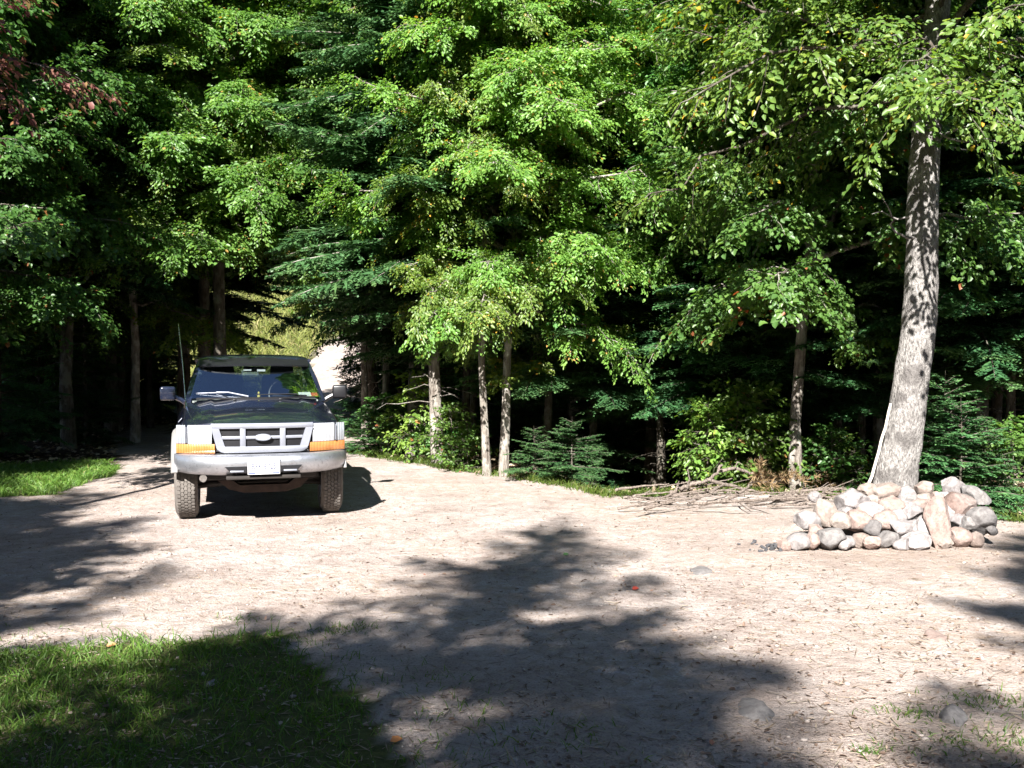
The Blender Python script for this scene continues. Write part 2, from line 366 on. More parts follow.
def axis(lo, hi, step, ext_lo, ext_hi, g=1.13):
    a = list(np.arange(lo, hi+1e-6, step)); s = step
    while a[-1] < ext_hi: s *= g; a.append(a[-1]+s)
    s = step
    while a[0] > ext_lo: s *= g; a.insert(0, a[0]-s)
    return np.array(a)
def build_ground():
    xs = axis(-8, 8, 0.075, -260, 260); ys = axis(2.6, 16, 0.075, -140, 320)
    X, Y = np.meshgrid(xs, ys); Z = height(X, Y)
    nx, ny = len(xs), len(ys)
    V = np.column_stack([X.ravel(), Y.ravel(), Z.ravel()])
    i = np.arange(ny-1)[:, None]*nx+np.arange(nx-1)[None]
    F = np.stack([i, i+1, i+nx+1, i+nx], -1).reshape(-1, 4)
    mt, n, b = new_mat('ground_earth')
    me = np_mesh('ground', V, F, mt, None, True)
    wx = X.ravel()+0.22*fbm(X.ravel(), Y.ravel(), 2.0); wy = Y.ravel()+0.22*fbm(Y.ravel()+9, X.ravel()+5, 2.0)
    wx = wx+0.10*fbm(X.ravel(), Y.ravel(), 9.0); wy = wy+0.10*fbm(Y.ravel()+3, X.ravel()+7, 9.0)
    dirt = (inpoly(wx, wy, DIRT) | inpoly(wx, wy, ROAD2)).astype(np.float32)
    gr = (inpoly(wx, wy, GRASS) | inpoly(wx, wy, GRASS2) | (inpoly(wx, wy, MEADOW) & ~inpoly(wx, wy, ROAD2))).astype(np.float32)
    # needles and leaf crumbs gather on the near ground under the trees
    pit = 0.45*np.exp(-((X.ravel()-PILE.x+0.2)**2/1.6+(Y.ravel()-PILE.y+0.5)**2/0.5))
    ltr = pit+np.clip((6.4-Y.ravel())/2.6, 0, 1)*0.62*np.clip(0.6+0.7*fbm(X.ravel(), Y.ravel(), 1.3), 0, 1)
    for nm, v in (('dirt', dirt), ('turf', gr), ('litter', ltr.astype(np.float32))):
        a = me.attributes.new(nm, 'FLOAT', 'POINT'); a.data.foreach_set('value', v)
    v = coords(n)
    na = noise(n, 1.1, 4, 0.6, v); nb_ = noise(n, 14, 5, 0.65, v); nc = noise(n, 75, 3, 0.7, v); nd = noise(n, 4.0, 6, 0.7, v)
    rd = ramp(n, [(0.30, (0.32, 0.268, 0.245)), (0.52, (0.425, 0.375, 0.353)), (0.75, (0.515, 0.472, 0.450))]); n.links.new(nd.outputs[0], rd.inputs[0])
    rg = ramp(n, [(0.36, (0.24, 0.17, 0.125)), (0.47, (1, 1, 1)), (0.62, (1.0, 1.0, 1.0)), (0.72, (1.25, 1.22, 1.2))]); n.links.new(nc.outputs[0], rg.inputs[0])
    c1 = mixc(n, 0.6, rd.outputs[0], rg.outputs[0], 'MULTIPLY')
    rb = ramp(n, [(0.34, (0.62, 0.56, 0.52)), (0.5, (1, 1, 1))]); n.links.new(nb_.outputs[0], rb.inputs[0])
    c1 = mixc(n, 0.55, c1, rb.outputs[0], 'MULTIPLY')
    rl = ramp(n, [(0.35, (0.76, 0.72, 0.69)), (0.6, (1, 1, 1))]); n.links.new(na.outputs[0], rl.inputs[0])
    c1 = mixc(n, 1.0, c1, rl.outputs[0], 'MULTIPLY')
    ne = noise(n, 0.55, 5, 0.62, v); ndt = noise(n, 9, 5, 0.7, v)
    rp = ramp(n, [(0.44, (0, 0, 0)), (0.60, (1, 1, 1))]); n.links.new(ne.outputs[0], rp.inputs[0])
    rq = ramp(n, [(0.42, (0, 0, 0)), (0.58, (0.8, 0.8, 0.8))]); n.links.new(ndt.outputs[0], rq.inputs[0])
    mq = node(n, 'ShaderNodeMath', operation='MULTIPLY'); n.links.new(rp.outputs[0], mq.inputs[0]); n.links.new(rq.outputs[0], mq.inputs[1])
    c1 = mixc(n, mq.outputs[0], c1, (0.30, 0.235, 0.19))
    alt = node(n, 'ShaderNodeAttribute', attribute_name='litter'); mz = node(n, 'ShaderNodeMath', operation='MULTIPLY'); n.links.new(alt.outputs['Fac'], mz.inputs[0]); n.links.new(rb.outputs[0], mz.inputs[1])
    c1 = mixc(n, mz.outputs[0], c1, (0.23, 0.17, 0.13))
    rf = ramp(n, [(0.3, (0.022, 0.015, 0.010)), (0.55, (0.07, 0.045, 0.028)), (0.75, (0.15, 0.095, 0.055))]); n.links.new(nb_.outputs[0], rf.inputs[0])
    rt = ramp(n, [(0.3, (0.045, 0.055, 0.02)), (0.6, (0.09, 0.10, 0.035)), (0.8, (0.19, 0.15, 0.08))]); n.links.new(nb_.outputs[0], rt.inputs[0])
    ad = node(n, 'ShaderNodeAttribute', attribute_name='dirt'); at_ = node(n, 'ShaderNodeAttribute', attribute_name='turf')
    c = mixc(n, ad.outputs['Fac'], rf.outputs[0], c1); c = mixc(n, at_.outputs['Fac'], c, rt.outputs[0])
    n.links.new(c, b.inputs['Base Color']); b.inputs['Roughness'].default_value = 0.95; b.inputs['Specular IOR Level'].default_value = 0.1
    ma = node(n, 'ShaderNodeMath', operation='ADD'); n.links.new(nb_.outputs[0], ma.inputs[0])
    mm = node(n, 'ShaderNodeMath', operation='MULTIPLY'); mm.inputs[1].default_value = 0.5; n.links.new(nc.outputs[0], mm.inputs[0]); n.links.new(mm.outputs[0], ma.inputs[1])
    bump(n, b, ma.outputs[0], 0.035, 0.9)
    tag(link('ground', me), kind='structure')
build_ground()

# ------------------------------------------------------------------ grass and litter (nobody could count them)
def blades(name, pts, hmin, hmax, wid, mat, label, cat, seed, lean=0.45):
    rng = np.random.default_rng(seed); lv = Leaves(); n = len(pts)
    Z = height(pts[:, 0], pts[:, 1]); P = np.column_stack([pts, Z-0.004])
    D = np.column_stack([rng.normal(size=(n, 2))*lean, np.ones(n)])
    N = np.column_stack([rng.normal(size=(n, 2)), np.zeros(n)+0.01])
    H = rng.uniform(hmin, hmax, n)*rng.uniform(0.5, 1, n); W = np.full(n, wid)*rng.uniform(0.6, 1.3, n)
    # two-segment bent blade: a 6-vertex strip
    Du = unit(D); X = unit(np.cross(Du, N)); bend = Du*np.array([1, 1, 0])*H[:, None]*0.7
    tip = P+Du*H[:, None]+bend*0.8-np.array([0, 0, 1])*(H*0.16)[:, None]
    mid = P+Du*(H*0.55)[:, None]+bend*0.15
    w2 = (W*0.5)[:, None]*X
    v = np.stack([P-w2, P+w2, mid+w2*0.8, mid-w2*0.8, tip+w2*0.1, tip-w2*0.1], 1)
    b = np.arange(n)[:, None]*6
    F = np.stack([b+np.array([[0, 1, 2, 3]]), b+np.array([[3, 2, 4, 5]])], 1).reshape(-1, 4)
    me = np_mesh(name, v.reshape(-1, 3), F, mat, np.repeat(rng.beta(2, 2.4, n), 2))
    return tag(link(name, me), label, cat, None, 'stuff')
def scatter(seed, n, poly, clump=0.0, box=None):
    rng = np.random.default_rng(seed)
    xs = [p[0] for p in poly]; ys = [p[1] for p in poly]
    x = rng.uniform(max(min(xs), -30), max(xs), n); y = rng.uniform(min(ys), max(ys), n)
    k = inpoly(x+0.2*fbm(x, y, 2.0), y+0.2*fbm(y+9, x+5, 2.0), poly)
    if clump: k &= (fbm(x, y, 3.2)+rng.normal(size=n)*0.3) > clump
    return np.column_stack([x[k], y[k]])
near = [p for p in GRASS]
p1 = scatter(1, 60000, [(-4.6, 3.0), (1.2, 3.0), (0.3, 4.6), (-0.9, 5.9), (-4.8, 6.4)])
kk = inpoly(p1[:, 0]+0.2*fbm(p1[:, 0], p1[:, 1], 2.0), p1[:, 1]+0.2*fbm(p1[:, 1]+9, p1[:, 0]+5, 2.0), GRASS)
rg_ = np.random.default_rng(5)
dens_ = np.clip(0.36-0.5*(p1[:, 0]+1.2)+0.6*fbm(p1[:, 0], p1[:, 1], 2.6), 0.04, 1)
p1 = p1[kk & (rg_.random(len(p1)) < dens_)]
blades('grass', p1, 0.04, 0.13, 0.006, M['grass'], 'short green grass in the lower left corner of the clearing', 'grass', 11)
p1b = scatter(31, 9000, [(-1.6, 3.2), (0.9, 3.2), (0.4, 4.4), (-0.4, 5.3), (-2.2, 5.9), (-3.4, 6.1), (-3.4, 5.4)], 0.12)
blades('grass', p1b, 0.02, 0.08, 0.005, M['grass'], 'sparse grass thinning out into the dirt at the rim of the corner grass', 'grass', 16)
p2 = scatter(2, 16000, GRASS2)
blades('grass', p2, 0.05, 0.14, 0.011, M['grass'], 'shaded grass verge beside the track at the left woods', 'grass', 12)
re = np.random.default_rng(6)
ex = re.uniform(-2.6, 5.2, 9000); ey = edgeY(ex)+re.normal(size=9000)*0.14+0.05+0.12*fbm(ex, ex*0+2, 3)
k = (fbm(ex, ey, 1.6)+0.25*re.normal(size=9000)) > 0.0
blades('grass', np.column_stack([ex[k], ey[k]]), 0.05, 0.17, 0.010, M['grass'], 'thin green grass fringe where the dirt meets the woods', 'grass', 13)
tx, ty = [], []
for (px, py, r, n_) in ((345, 630, 0.10, 160), (300, 640, 0.14, 150), (905, 712, 0.07, 90), (1000, 742, 0.2, 420), (870, 752, 0.05, 60), (985, 700, 0.12, 140), (240, 620, 0.1, 60)):
    g = G(px, py); tx += list(re.normal(size=n_)*r+g.x); ty += list(re.normal(size=n_)*r*0.7+g.y)
blades('grass', np.column_stack([tx, ty]), 0.02, 0.07, 0.005, M['grass'], 'small scattered tufts of grass in the bare dirt', 'grass', 14)
p5 = scatter(7, 60000, MEADOW); k = ~inpoly(p5[:, 0], p5[:, 1], ROAD2); p5 = p5[k][:26000]
blades('meadow_grass', p5, 0.25, 0.9, 0.05, M['meadow'], 'tall sunlit yellow green grass on the slope behind the truck', 'grass', 15)

def litter():
    rng = np.random.default_rng(21)
    n = 22000
    y = 3.6+9.5*rng.random(n)**2.1; x = (rng.random(n)-0.5)*1.15*y
    kp = (fbm(x, y, 1.5)+0.35*fbm(x, y, 5)+rng.normal(size=n)*0.35+0.25*(x > 0.6)*(y < 6.5)) > 0.18
    x, y = x[kp], y[kp]; n = len(x)
    P = np.column_stack([x, y]); z = height(x, y)
    lv = Leaves()
    D = np.column_stack([rng.normal(size=(n, 2)), rng.normal(size=n)*0.2]); N = np.column_stack([rng.normal(size=(n, 2))*0.35, np.ones(n)])
    L = 0.008+0.03*rng.random(n)**2.5
    lv.leaf(np.column_stack([P, z+0.006]), D, N, L, L*0.55, rng.beta(1.6, 1.8, n))
    tag(link('fallen_leaves', lv.mesh('fallen_leaves', M['litter'])), 'dry brown leaf litter scattered over the dirt clearing', 'leaf litter', None, 'stuff')
    n = 7500
    y = 3.6+8.5*rng.random(n)**1.5; x = (rng.random(n)-0.5)*1.15*y; z = height(x, y)
    lv = Leaves()
    D = np.column_stack([rng.normal(size=(n, 2)), rng.normal(size=n)*0.06]); L = rng.uniform(0.03, 0.13, n)
    lv.strip(np.column_stack([x, y, z+0.007]), D, np.column_stack([rng.normal(size=(n, 2))*0.3, np.ones(n)]), L, np.full(n, 0.006), rng.random(n)*0.9)
    tag(link('twig_litter', lv.mesh('twig_litter', M['litter'])), 'fine dry twigs and needles lying on the bare dirt', 'twig litter', None, 'stuff')
    # pebbles
    bm = bmesh.new(); bmesh.ops.create_icosphere(bm, subdivisions=1, radius=1); base = np.array([v.co[:] for v in bm.verts]); fc = np.array([[v.index for v in f.verts] for f in bm.faces]); bm.free()
    n = 2600
    y = 3.6+9*rng.random(n)**1.5; x = (rng.random(n)-0.5)*1.15*y; z = height(x, y)
    r = 0.003+0.012*rng.random(n)**4
    sc = np.stack([r*rng.uniform(0.7, 1.4, n), r*rng.uniform(0.7, 1.4, n), r*rng.uniform(0.4, 0.8, n)], 1)
    V = base[None]*(1+0.18*rng.normal(size=(n, len(base), 1)))*sc[:, None, :]+np.column_stack([x, y, z+r*0.2])[:, None, :]
    F = fc[None]+(np.arange(n)*len(base))[:, None, None]
    pm = mat_plain('pebble_stone', (0.30, 0.26, 0.235), 0.9, var=0.45, scale=3, spec=0.2)
    tag(link('pebbles', np_mesh('pebbles', V.reshape(-1, 3), F.reshape(-1, 3), pm, None, True)), 'small pale pebbles strewn through the dirt', 'pebbles', None, 'stuff')
    # forest floor litter
    n = 14000
    y = rng.uniform(10, 26, n); x = rng.uniform(-0.56, 0.56, n)*y
    ok = ~inpoly(x, y, DIRT) & ~inpoly(x, y, ROAD2) & ~inpoly(x, y, GRASS2)
    x, y = x[ok], y[ok]; n = len(x); z = height(x, y); lv = Leaves(); L = rng.uniform(0.05, 0.11, n)
    lv.leaf(np.column_stack([x, y, z+0.012]), np.column_stack([rng.normal(size=(n, 2)), rng.normal(size=n)*0.3]), np.column_stack([rng.normal(size=(n, 2))*0.4, np.ones(n)]), L, L*0.6, rng.beta(1.5, 2.2, n))
    tag(link('forest_litter', lv.mesh('forest_litter', M['litter'])), 'brown fallen leaves covering the shaded forest floor', 'leaf litter', None, 'stuff')
litter()
# ------------------------------------------------------------------ trees
class Proto:
    def __init__(s, meshes): s.trunk, s.crown = meshes
def plant(proto, name, x, y, label, cat='tree', group=None, sc=1.0, rz=None, tilt=(0, 0), sink=0.05, bark=None):
    o = empty(name, (x, y, h1(x, y)-sink), label, cat, group, rnd.uniform(0, 6.28) if rz is None else rz)
    o.rotation_euler[0], o.rotation_euler[1] = tilt
    o.scale = (sc, sc, sc) if isinstance(sc, (int, float)) else sc
    t = link('trunk', proto.trunk, o); link('crown', proto.crown, o)
    if bark:  # override puts the shade of the woods into the trunk's bark colour
        t.material_slots[0].link = 'OBJECT'; t.material_slots[0].material = bark
    return o
UP = [(0, .75), (.12, 1.0), (.45, .85), (1, .22)]
BL_LIGHT = Proto(broadleaf(101, 12, 2.5, 3.0, 96, 0.056, M['leaf_light'], M['bark_grey'], 0.074, 0.42, prof=UP, hang=0.25, dens=4.8))
BL_EDGE = Proto(broadleaf(111, 10.5, 3.3, 3.0, 84, 0.062, M['leaf_light'], M['bark_dark'], 0.12, 0.40, prof=UP, hang=0.3, dens=4.8))
BL_MID = Proto(broadleaf(102, 12, 2.1, 2.8, 80, 0.066, M['leaf_mid'], M['bark_grey'], 0.08, 0.4, prof=UP, leafw=0.8, hang=0.35, dens=3.5))
BL_YEL = Proto(broadleaf(103, 11, 2.4, 2.8, 86, 0.058, M['leaf_yellow'], M['bark_grey'], 0.08, 0.42, prof=UP, leafw=0.58, hang=0.2, dens=4.4))
BL_LOW = Proto(broadleaf(104, 8, 0.6, 2.2, 70, 0.078, M['leaf_mid'], M['bark_dark'], 0.06, 0.35, prof=[(0, .7), (.3, 1), (1, .25)], leafw=0.62, dens=2.4))
CO_HEM = Proto(conifer(201, 12, 2.9, 2.6, M['needle'], M['bark_grey'], 0.105, whorl=0.2, nb=6, droop=0.42, tilt=0.12, width=0.034))
CO_FIR = Proto(conifer(202, 11, 2.5, 2.3, M['needle_fir'], M['bark_grey'], 0.075, whorl=0.19, nb=6, droop=0.32, tilt=0.08, width=0.034))
CO_EDGE = Proto(conifer(205, 12, 2.1, 2.5, M['needle_fir'], M['bark_grey'], 0.085, whorl=0.19, nb=6, droop=0.22, tilt=0.10, width=0.034))
CO_THIN = Proto(conifer(206, 12, 1.6, 2.5, M['needle_fir'], M['bark_grey'], 0.10, whorl=0.34, nb=6, droop=0.26, tilt=0.10, width=0.03))
CO_LOW = Proto(conifer(203, 8, 0.4, 2.0, M['needle'], M['bark_dark'], 0.08, whorl=0.2, nb=6, droop=0.30, tilt=0.14, width=0.034, dead=False))
SAP_FIR = Proto(conifer(204, 1.7, 0.12, 0.8, M['needle_fir'], M['bark_dark'], 0.016, whorl=0.13, nb=5, droop=0.15, tilt=0.15, width=0.018, dead=False, fine=1.2))
SAP_BL = Proto(broadleaf(105, 1.5, 0.2, 0.6, 20, 0.085, M['leaf_light'], M['bark_dark'], 0.012, 0.2, leafw=0.6, hang=0.2, dens=1.0))
SAP_MAPLE = Proto(broadleaf(106, 1.1, 0.1, 0.55, 18, 0.075, M['leaf_mid'], M['bark_dark'], 0.01, 0.2, leafw=0.8, hang=0.2))

def px_tree(proto, name, px, Y, label, cat='tree', group=None, sc=1.0, rz=None, tilt=(0, 0), bark=None):
    return plant(proto, name, (px-512)/FPX*Y, Y, label, cat, group, sc, rz, tilt, 0.05, bark)

# trees along the edge of the clearing whose trunks show
px_tree(CO_EDGE, 'hemlock_tree', 365, 18.4, 'hemlock at the end of the track just right of the truck mirror', sc=(0.75, 0.75, 1.08))
px_tree(CO_EDGE, 'fir_tree', 410, 15.8, 'fir with a slim lichen grey trunk left of the thickest trunk', sc=(0.8, 0.8, 1.0), tilt=(0, R_(1.6)))
px_tree(CO_EDGE, 'hemlock_tree', 438, 14.6, 'hemlock with the thickest straight grey trunk', sc=(1.04, 1.04, 1.12), rz=4.0, tilt=(0, R_(1.8)))
px_tree(BL_YEL, 'young_birch_tree', 487, 13.35, 'thinnest pale upright trunk of the close pair at the clearing edge', sc=(0.62, 0.62, 0.84))
px_tree(BL_LIGHT, 'maple_tree', 503, 13.3, 'leafy tree with a grey trunk leaning away beside its thin pale twin', sc=(0.78, 0.78, 0.84), tilt=(0, R_(2.5)))
px_tree(BL_MID, 'maple_tree', 797, 12.2, 'slim mottled white and grey trunk rising behind the brush pile', sc=(0.9, 0.9, 0.9), tilt=(0, R_(-2)))
px_tree(CO_FIR, 'fir_tree', 861, 14.2, 'thin straight grey trunk between the mottled trunk and the big leaning tree', sc=(0.75, 0.75, 0.9))
# crowns that fill the edge without a trunk in clear view
px_tree(BL_EDGE, 'birch_tree', 222, 17.3, 'big bright drooping leafy tree over the truck roof with a dark trunk', sc=(1.0, 1.0, 0.95), rz=1.0)
px_tree(BL_EDGE, 'birch_tree', 372, 18.8, 'pale green leafy crown above the bend of the gravel road', sc=(0.95, 0.95, 1.0), rz=2.0)
px_tree(BL_LIGHT, 'birch_tree', 135, 18.2, 'leafy light green crown at the left of the drooping tree over the truck', sc=(1.1, 1.1, 0.95), rz=4.0)
px_tree(BL_YEL, 'beech_tree', 570, 15.6, 'yellow green beech crown just right of the paired trunks', sc=(1.05, 1.05, 0.88), rz=0.4)
px_tree(BL_MID, 'maple_tree', 650, 15.6, 'mid green maple crown over the darkest gap in the edge of the woods', sc=(1.1, 1.1, 0.9), rz=2.2, bark=M['bark_dark'])  # darker bark so the trunk looks shaded in the gap
px_tree(BL_LIGHT, 'maple_tree', 735, 15.6, 'light green maple crown behind the mottled trunk of the brush pile', sc=(1.05, 1.05, 0.88), rz=3.1)
px_tree(CO_HEM, 'hemlock_tree', 600, 16.6, 'hemlock filling the dark gap right of the paired trunks', sc=(1.1, 1.1, 0.95), rz=3.1)
px_tree(CO_HEM, 'hemlock_tree', 700, 17.2, 'dark hemlock behind the middle of the shaded edge', sc=(1.15, 1.15, 1.0), rz=5.1)
px_tree(CO_FIR, 'fir_tree', 985, 11.8, 'fir with green low sprays behind the right end of the rock pile', sc=(0.9, 0.9, 0.78), rz=5.1, bark=M['bark_dark'])
px_tree(CO_HEM, 'hemlock_tree', 1040, 13.0, 'dark hemlock cut by the edge of the picture beyond the rock pile', sc=(1, 1, 0.9), rz=1.1)
px_tree(CO_HEM, 'hemlock_tree', 935, 15.0, 'dark hemlock directly behind the big leaning trunk', sc=(1, 1, 0.95), rz=2.1)
px_tree(CO_LOW, 'young_hemlock_tree', 572, 15.6, 'small hemlock branching to the ground right of the paired trunks', sc=(0.7, 0.7, 0.45), rz=2.1)
px_tree(BL_LOW, 'young_maple_tree', 775, 14.6, 'bushy young maple with sunlit leaves behind the mottled trunk', sc=(0.5, 0.5, 0.36), rz=2.1)
px_tree(CO_FIR, 'fir_tree', 385, 17.2, 'fir crown with blue green sprays above the right mirror of the truck', sc=(0.85, 0.85, 1.15), rz=2.7)
px_tree(BL_LIGHT, 'birch_tree', 470, 16.4, 'light green birch crown between the thickest trunk and the paired trunks', sc=(0.95, 0.95, 1.02), rz=5.7)
px_tree(BL_YEL, 'beech_tree', 540, 17.4, 'yellow green beech crown behind the paired trunks', sc=(1.1, 1.1, 1.08), rz=3.3)
px_tree(BL_LIGHT, 'birch_tree', 620, 16.8, 'light green birch crown over the left part of the dark gap', sc=(0.9, 0.9, 0.95), rz=1.9)
px_tree(BL_MID, 'maple_tree', 690, 16.2, 'maple crown hanging over the right part of the dark gap', sc=(0.9, 0.9, 0.92), rz=4.4)
px_tree(BL_LIGHT, 'birch_tree', 880, 13.6, 'light green crown just behind the big leaning trunk', sc=(0.9, 0.9, 0.8), rz=0.7)
px_tree(BL_MID, 'maple_tree', 1000, 13.9, 'mid green maple at the right edge between the hemlocks', sc=(0.95, 0.95, 0.85), rz=2.9, bark=M['bark_dark'])
px_tree(CO_HEM, 'hemlock_tree', 760, 16.8, 'dark hemlock left behind the mottled trunk', sc=(1.2, 1.2, 1.0), rz=0.9)
px_tree(CO_HEM, 'hemlock_tree', 830, 16.0, 'dark hemlock right behind the mottled trunk', sc=(1.15, 1.15, 1.0), rz=1.9)
for (p, nm, px, Y, sc, r, lab) in (
    (BL_LIGHT, 'birch_tree', 420, 17.6, 1.0, 0.2, 'light green birch crown rising behind the fir with the slim grey trunk'),
    (BL_YEL, 'beech_tree', 500, 18.6, 1.2, 1.2, 'yellow green beech crown high behind the paired trunks'),
    (BL_LIGHT, 'birch_tree', 590, 18.2, 1.15, 2.2, 'light green birch crown high behind the left side of the dark gap'),
    (BL_YEL, 'beech_tree', 660, 19.0, 1.2, 3.2, 'yellow green beech crown high behind the dark gap'),
    (BL_LIGHT, 'birch_tree', 730, 18.4, 1.15, 4.2, 'light green birch crown high behind the brush pile'),
    (BL_MID, 'maple_tree', 800, 18.8, 1.2, 5.2, 'maple crown high behind the mottled trunk'),
    (BL_LIGHT, 'birch_tree', 870, 18.0, 1.15, 0.9, 'light green birch crown high behind the left of the leaning tree'),
    (BL_YEL, 'beech_tree', 960, 17.6, 1.15, 1.9, 'yellow green beech crown high behind the right of the leaning tree'),
    (BL_LIGHT, 'birch_tree', 180, 19.6, 0.75, 3.9, 'light green birch crown between the drooping tree and the dark left woods'),
    (BL_YEL, 'beech_tree', 95, 20.5, 0.78, 4.9, 'yellow green crown high over the dark left woods'),
    (BL_EDGE, 'birch_tree', 205, 18.8, 1.0, 0.6, 'light green birch crown left above the truck roof behind the drooping tree'),
    (CO_FIR, 'fir_tree', 430, 16.8, 1.1, 5.9, 'blue green fir crown high above the thickest trunk')):
    px_tree(p, nm, px, Y, lab, 'tree', None, (sc, sc, sc*1.2), r, (0, 0), M['bark_dark'])  # dark bark stands in for shade on these trunks
for (px, Y, sc, lab) in ((545, 14.5, .62, 'slender fir with low boughs just right of the paired trunks'), (592, 15.0, .7, 'slender fir with low boughs at the left rim of the dark gap'), (662, 14.6, .66, 'slender fir with low boughs in the middle of the dark gap'), (716, 14.0, .68, 'slender fir with low boughs at the right rim of the dark gap'), (768, 13.7, .6, 'slender fir with boughs hanging just left of the mottled trunk'), (836, 13.3, .62, 'slender fir with pale boughs between the mottled and the leaning trunk'), (952, 12.3, .66, 'slender fir with low boughs just right of the leaning trunk'), (1012, 12.4, .62, 'slender fir with low boughs at the right edge beyond the rock pile'), (466, 15.6, .7, 'slender fir with low boughs between the thickest trunk and the pair')):
    px_tree(CO_EDGE, 'young_fir_tree', px, Y, lab, 'tree', None, (sc*1.15, sc*1.15, sc), None, (R_(rnd.gauss(0, 2)), R_(rnd.gauss(0, 2))), M['bark_dark'])
# left side of the track; dark bark gives these trunks painted-in shade
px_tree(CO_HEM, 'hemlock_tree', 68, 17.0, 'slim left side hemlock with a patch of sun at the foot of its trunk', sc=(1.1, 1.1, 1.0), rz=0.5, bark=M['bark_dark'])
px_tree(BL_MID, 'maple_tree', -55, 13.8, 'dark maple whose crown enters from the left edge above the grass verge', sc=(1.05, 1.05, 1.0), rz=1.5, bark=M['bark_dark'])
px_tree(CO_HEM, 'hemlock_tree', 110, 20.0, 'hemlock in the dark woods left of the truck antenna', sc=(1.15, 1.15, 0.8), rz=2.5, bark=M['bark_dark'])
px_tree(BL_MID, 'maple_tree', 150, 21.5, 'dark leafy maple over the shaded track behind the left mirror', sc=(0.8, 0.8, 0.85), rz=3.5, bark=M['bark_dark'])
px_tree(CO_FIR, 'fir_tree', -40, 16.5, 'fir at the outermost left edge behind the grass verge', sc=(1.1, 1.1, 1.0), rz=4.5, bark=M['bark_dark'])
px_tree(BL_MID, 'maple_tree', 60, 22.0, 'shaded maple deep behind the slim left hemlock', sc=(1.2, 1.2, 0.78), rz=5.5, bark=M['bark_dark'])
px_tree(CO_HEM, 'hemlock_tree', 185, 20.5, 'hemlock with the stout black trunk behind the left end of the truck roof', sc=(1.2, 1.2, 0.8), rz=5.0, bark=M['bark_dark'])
RED = Proto(broadleaf(107, 6.5, 3.75, 1.45, 40, 0.060, M['leaf_red'], M['bark_dark'], 0.07, 0.12, leafw=0.75, hang=0.3, dens=2.2))
plant(RED, 'red_maple_tree', -4.95, 8.3, 'small maple with purple red leaves hanging into the upper left corner', sc=1.0)

# the big leaning tree behind the fire ring
def leaning_tree():
    Y0 = 9.75
    pts = [(889, 500, Y0), (893, 480, Y0), (902, 445, Y0), (908, 400, Y0), (916, 350, Y0+.03), (921, 300, Y0+.05), (922, 250, Y0+.08), (922, 200, Y0+.1), (927, 120, Y0+.15), (934, 50, Y0+.2), (940, -20, Y0+.25), (944, -120, Y0+.3), (945, -250, Y0+.3), (940, -420, Y0+.2)]
    root = at(889, 497, Y0); root.z = h1(root.x, root.y)-0.1
    P = np.array([tuple(at(*p)-root) for p in pts]); P[0] = (P[1][0]-0.03, P[1][1], 0)
    rng = np.random.default_rng(55)
    mesh_t, mesh_c = broadleaf(55, P[-1][2], 3.7, 2.9, 60, 0.062, M['leaf_yellow'], M['bark_dark'], 0.08, 0.30, path=P, bias=(-0.75, -0.25, -0.1), prof=[(0, .75), (.15, 1.05), (.5, .9), (1, .4)], leafw=0.58, hang=0.35, dens=2.2)
    # its own stout trunk: fluted, flared at the foot
    wd = Wood(); n = 40; t = np.linspace(0, 1, n)
    s = np.linspace(0, 1, len(P)); Q = np.column_stack([np.interp(t, s, P[:, c]) for c in range(3)])
    for _ in range(2): Q[1:-1] = (Q[:-2]+2*Q[1:-1]+Q[2:])/4
    zz = Q[:, 2]
    rad = np.interp(zz, [0, 0.12, 0.4, 0.8, 1.2, 2.0, 3.0, 4.2, 6, 9], [0.30, 0.245, 0.205, 0.178, 0.162, 0.150, 0.140, 0.122, 0.09, 0.03])
    wd.tube(Q, rad, 36, 0.03, rng)
    for k in range(14):
        zk = rng.uniform(2.6, 4.6); b = np.array([np.interp(zk, zz, Q[:, c]) for c in range(3)])
        a = rng.uniform(0, 6.28)
        wd.tube(curve_path(rng, b, [math.cos(a), math.sin(a), rng.uniform(-.2, .5)], rng.uniform(.5, 1.6), 7, 0.1, 0.4), np.linspace(0.016, 0.003, 7), 5)
    o = empty('leaning_tree', root, 'large pale barked tree leaning above the pile of rocks', 'tree')
    link('trunk', wd.mesh('trunk', M['bark_pale']), o)
    link('branches', mesh_t, o); link('crown', mesh_c, o)
leaning_tree()

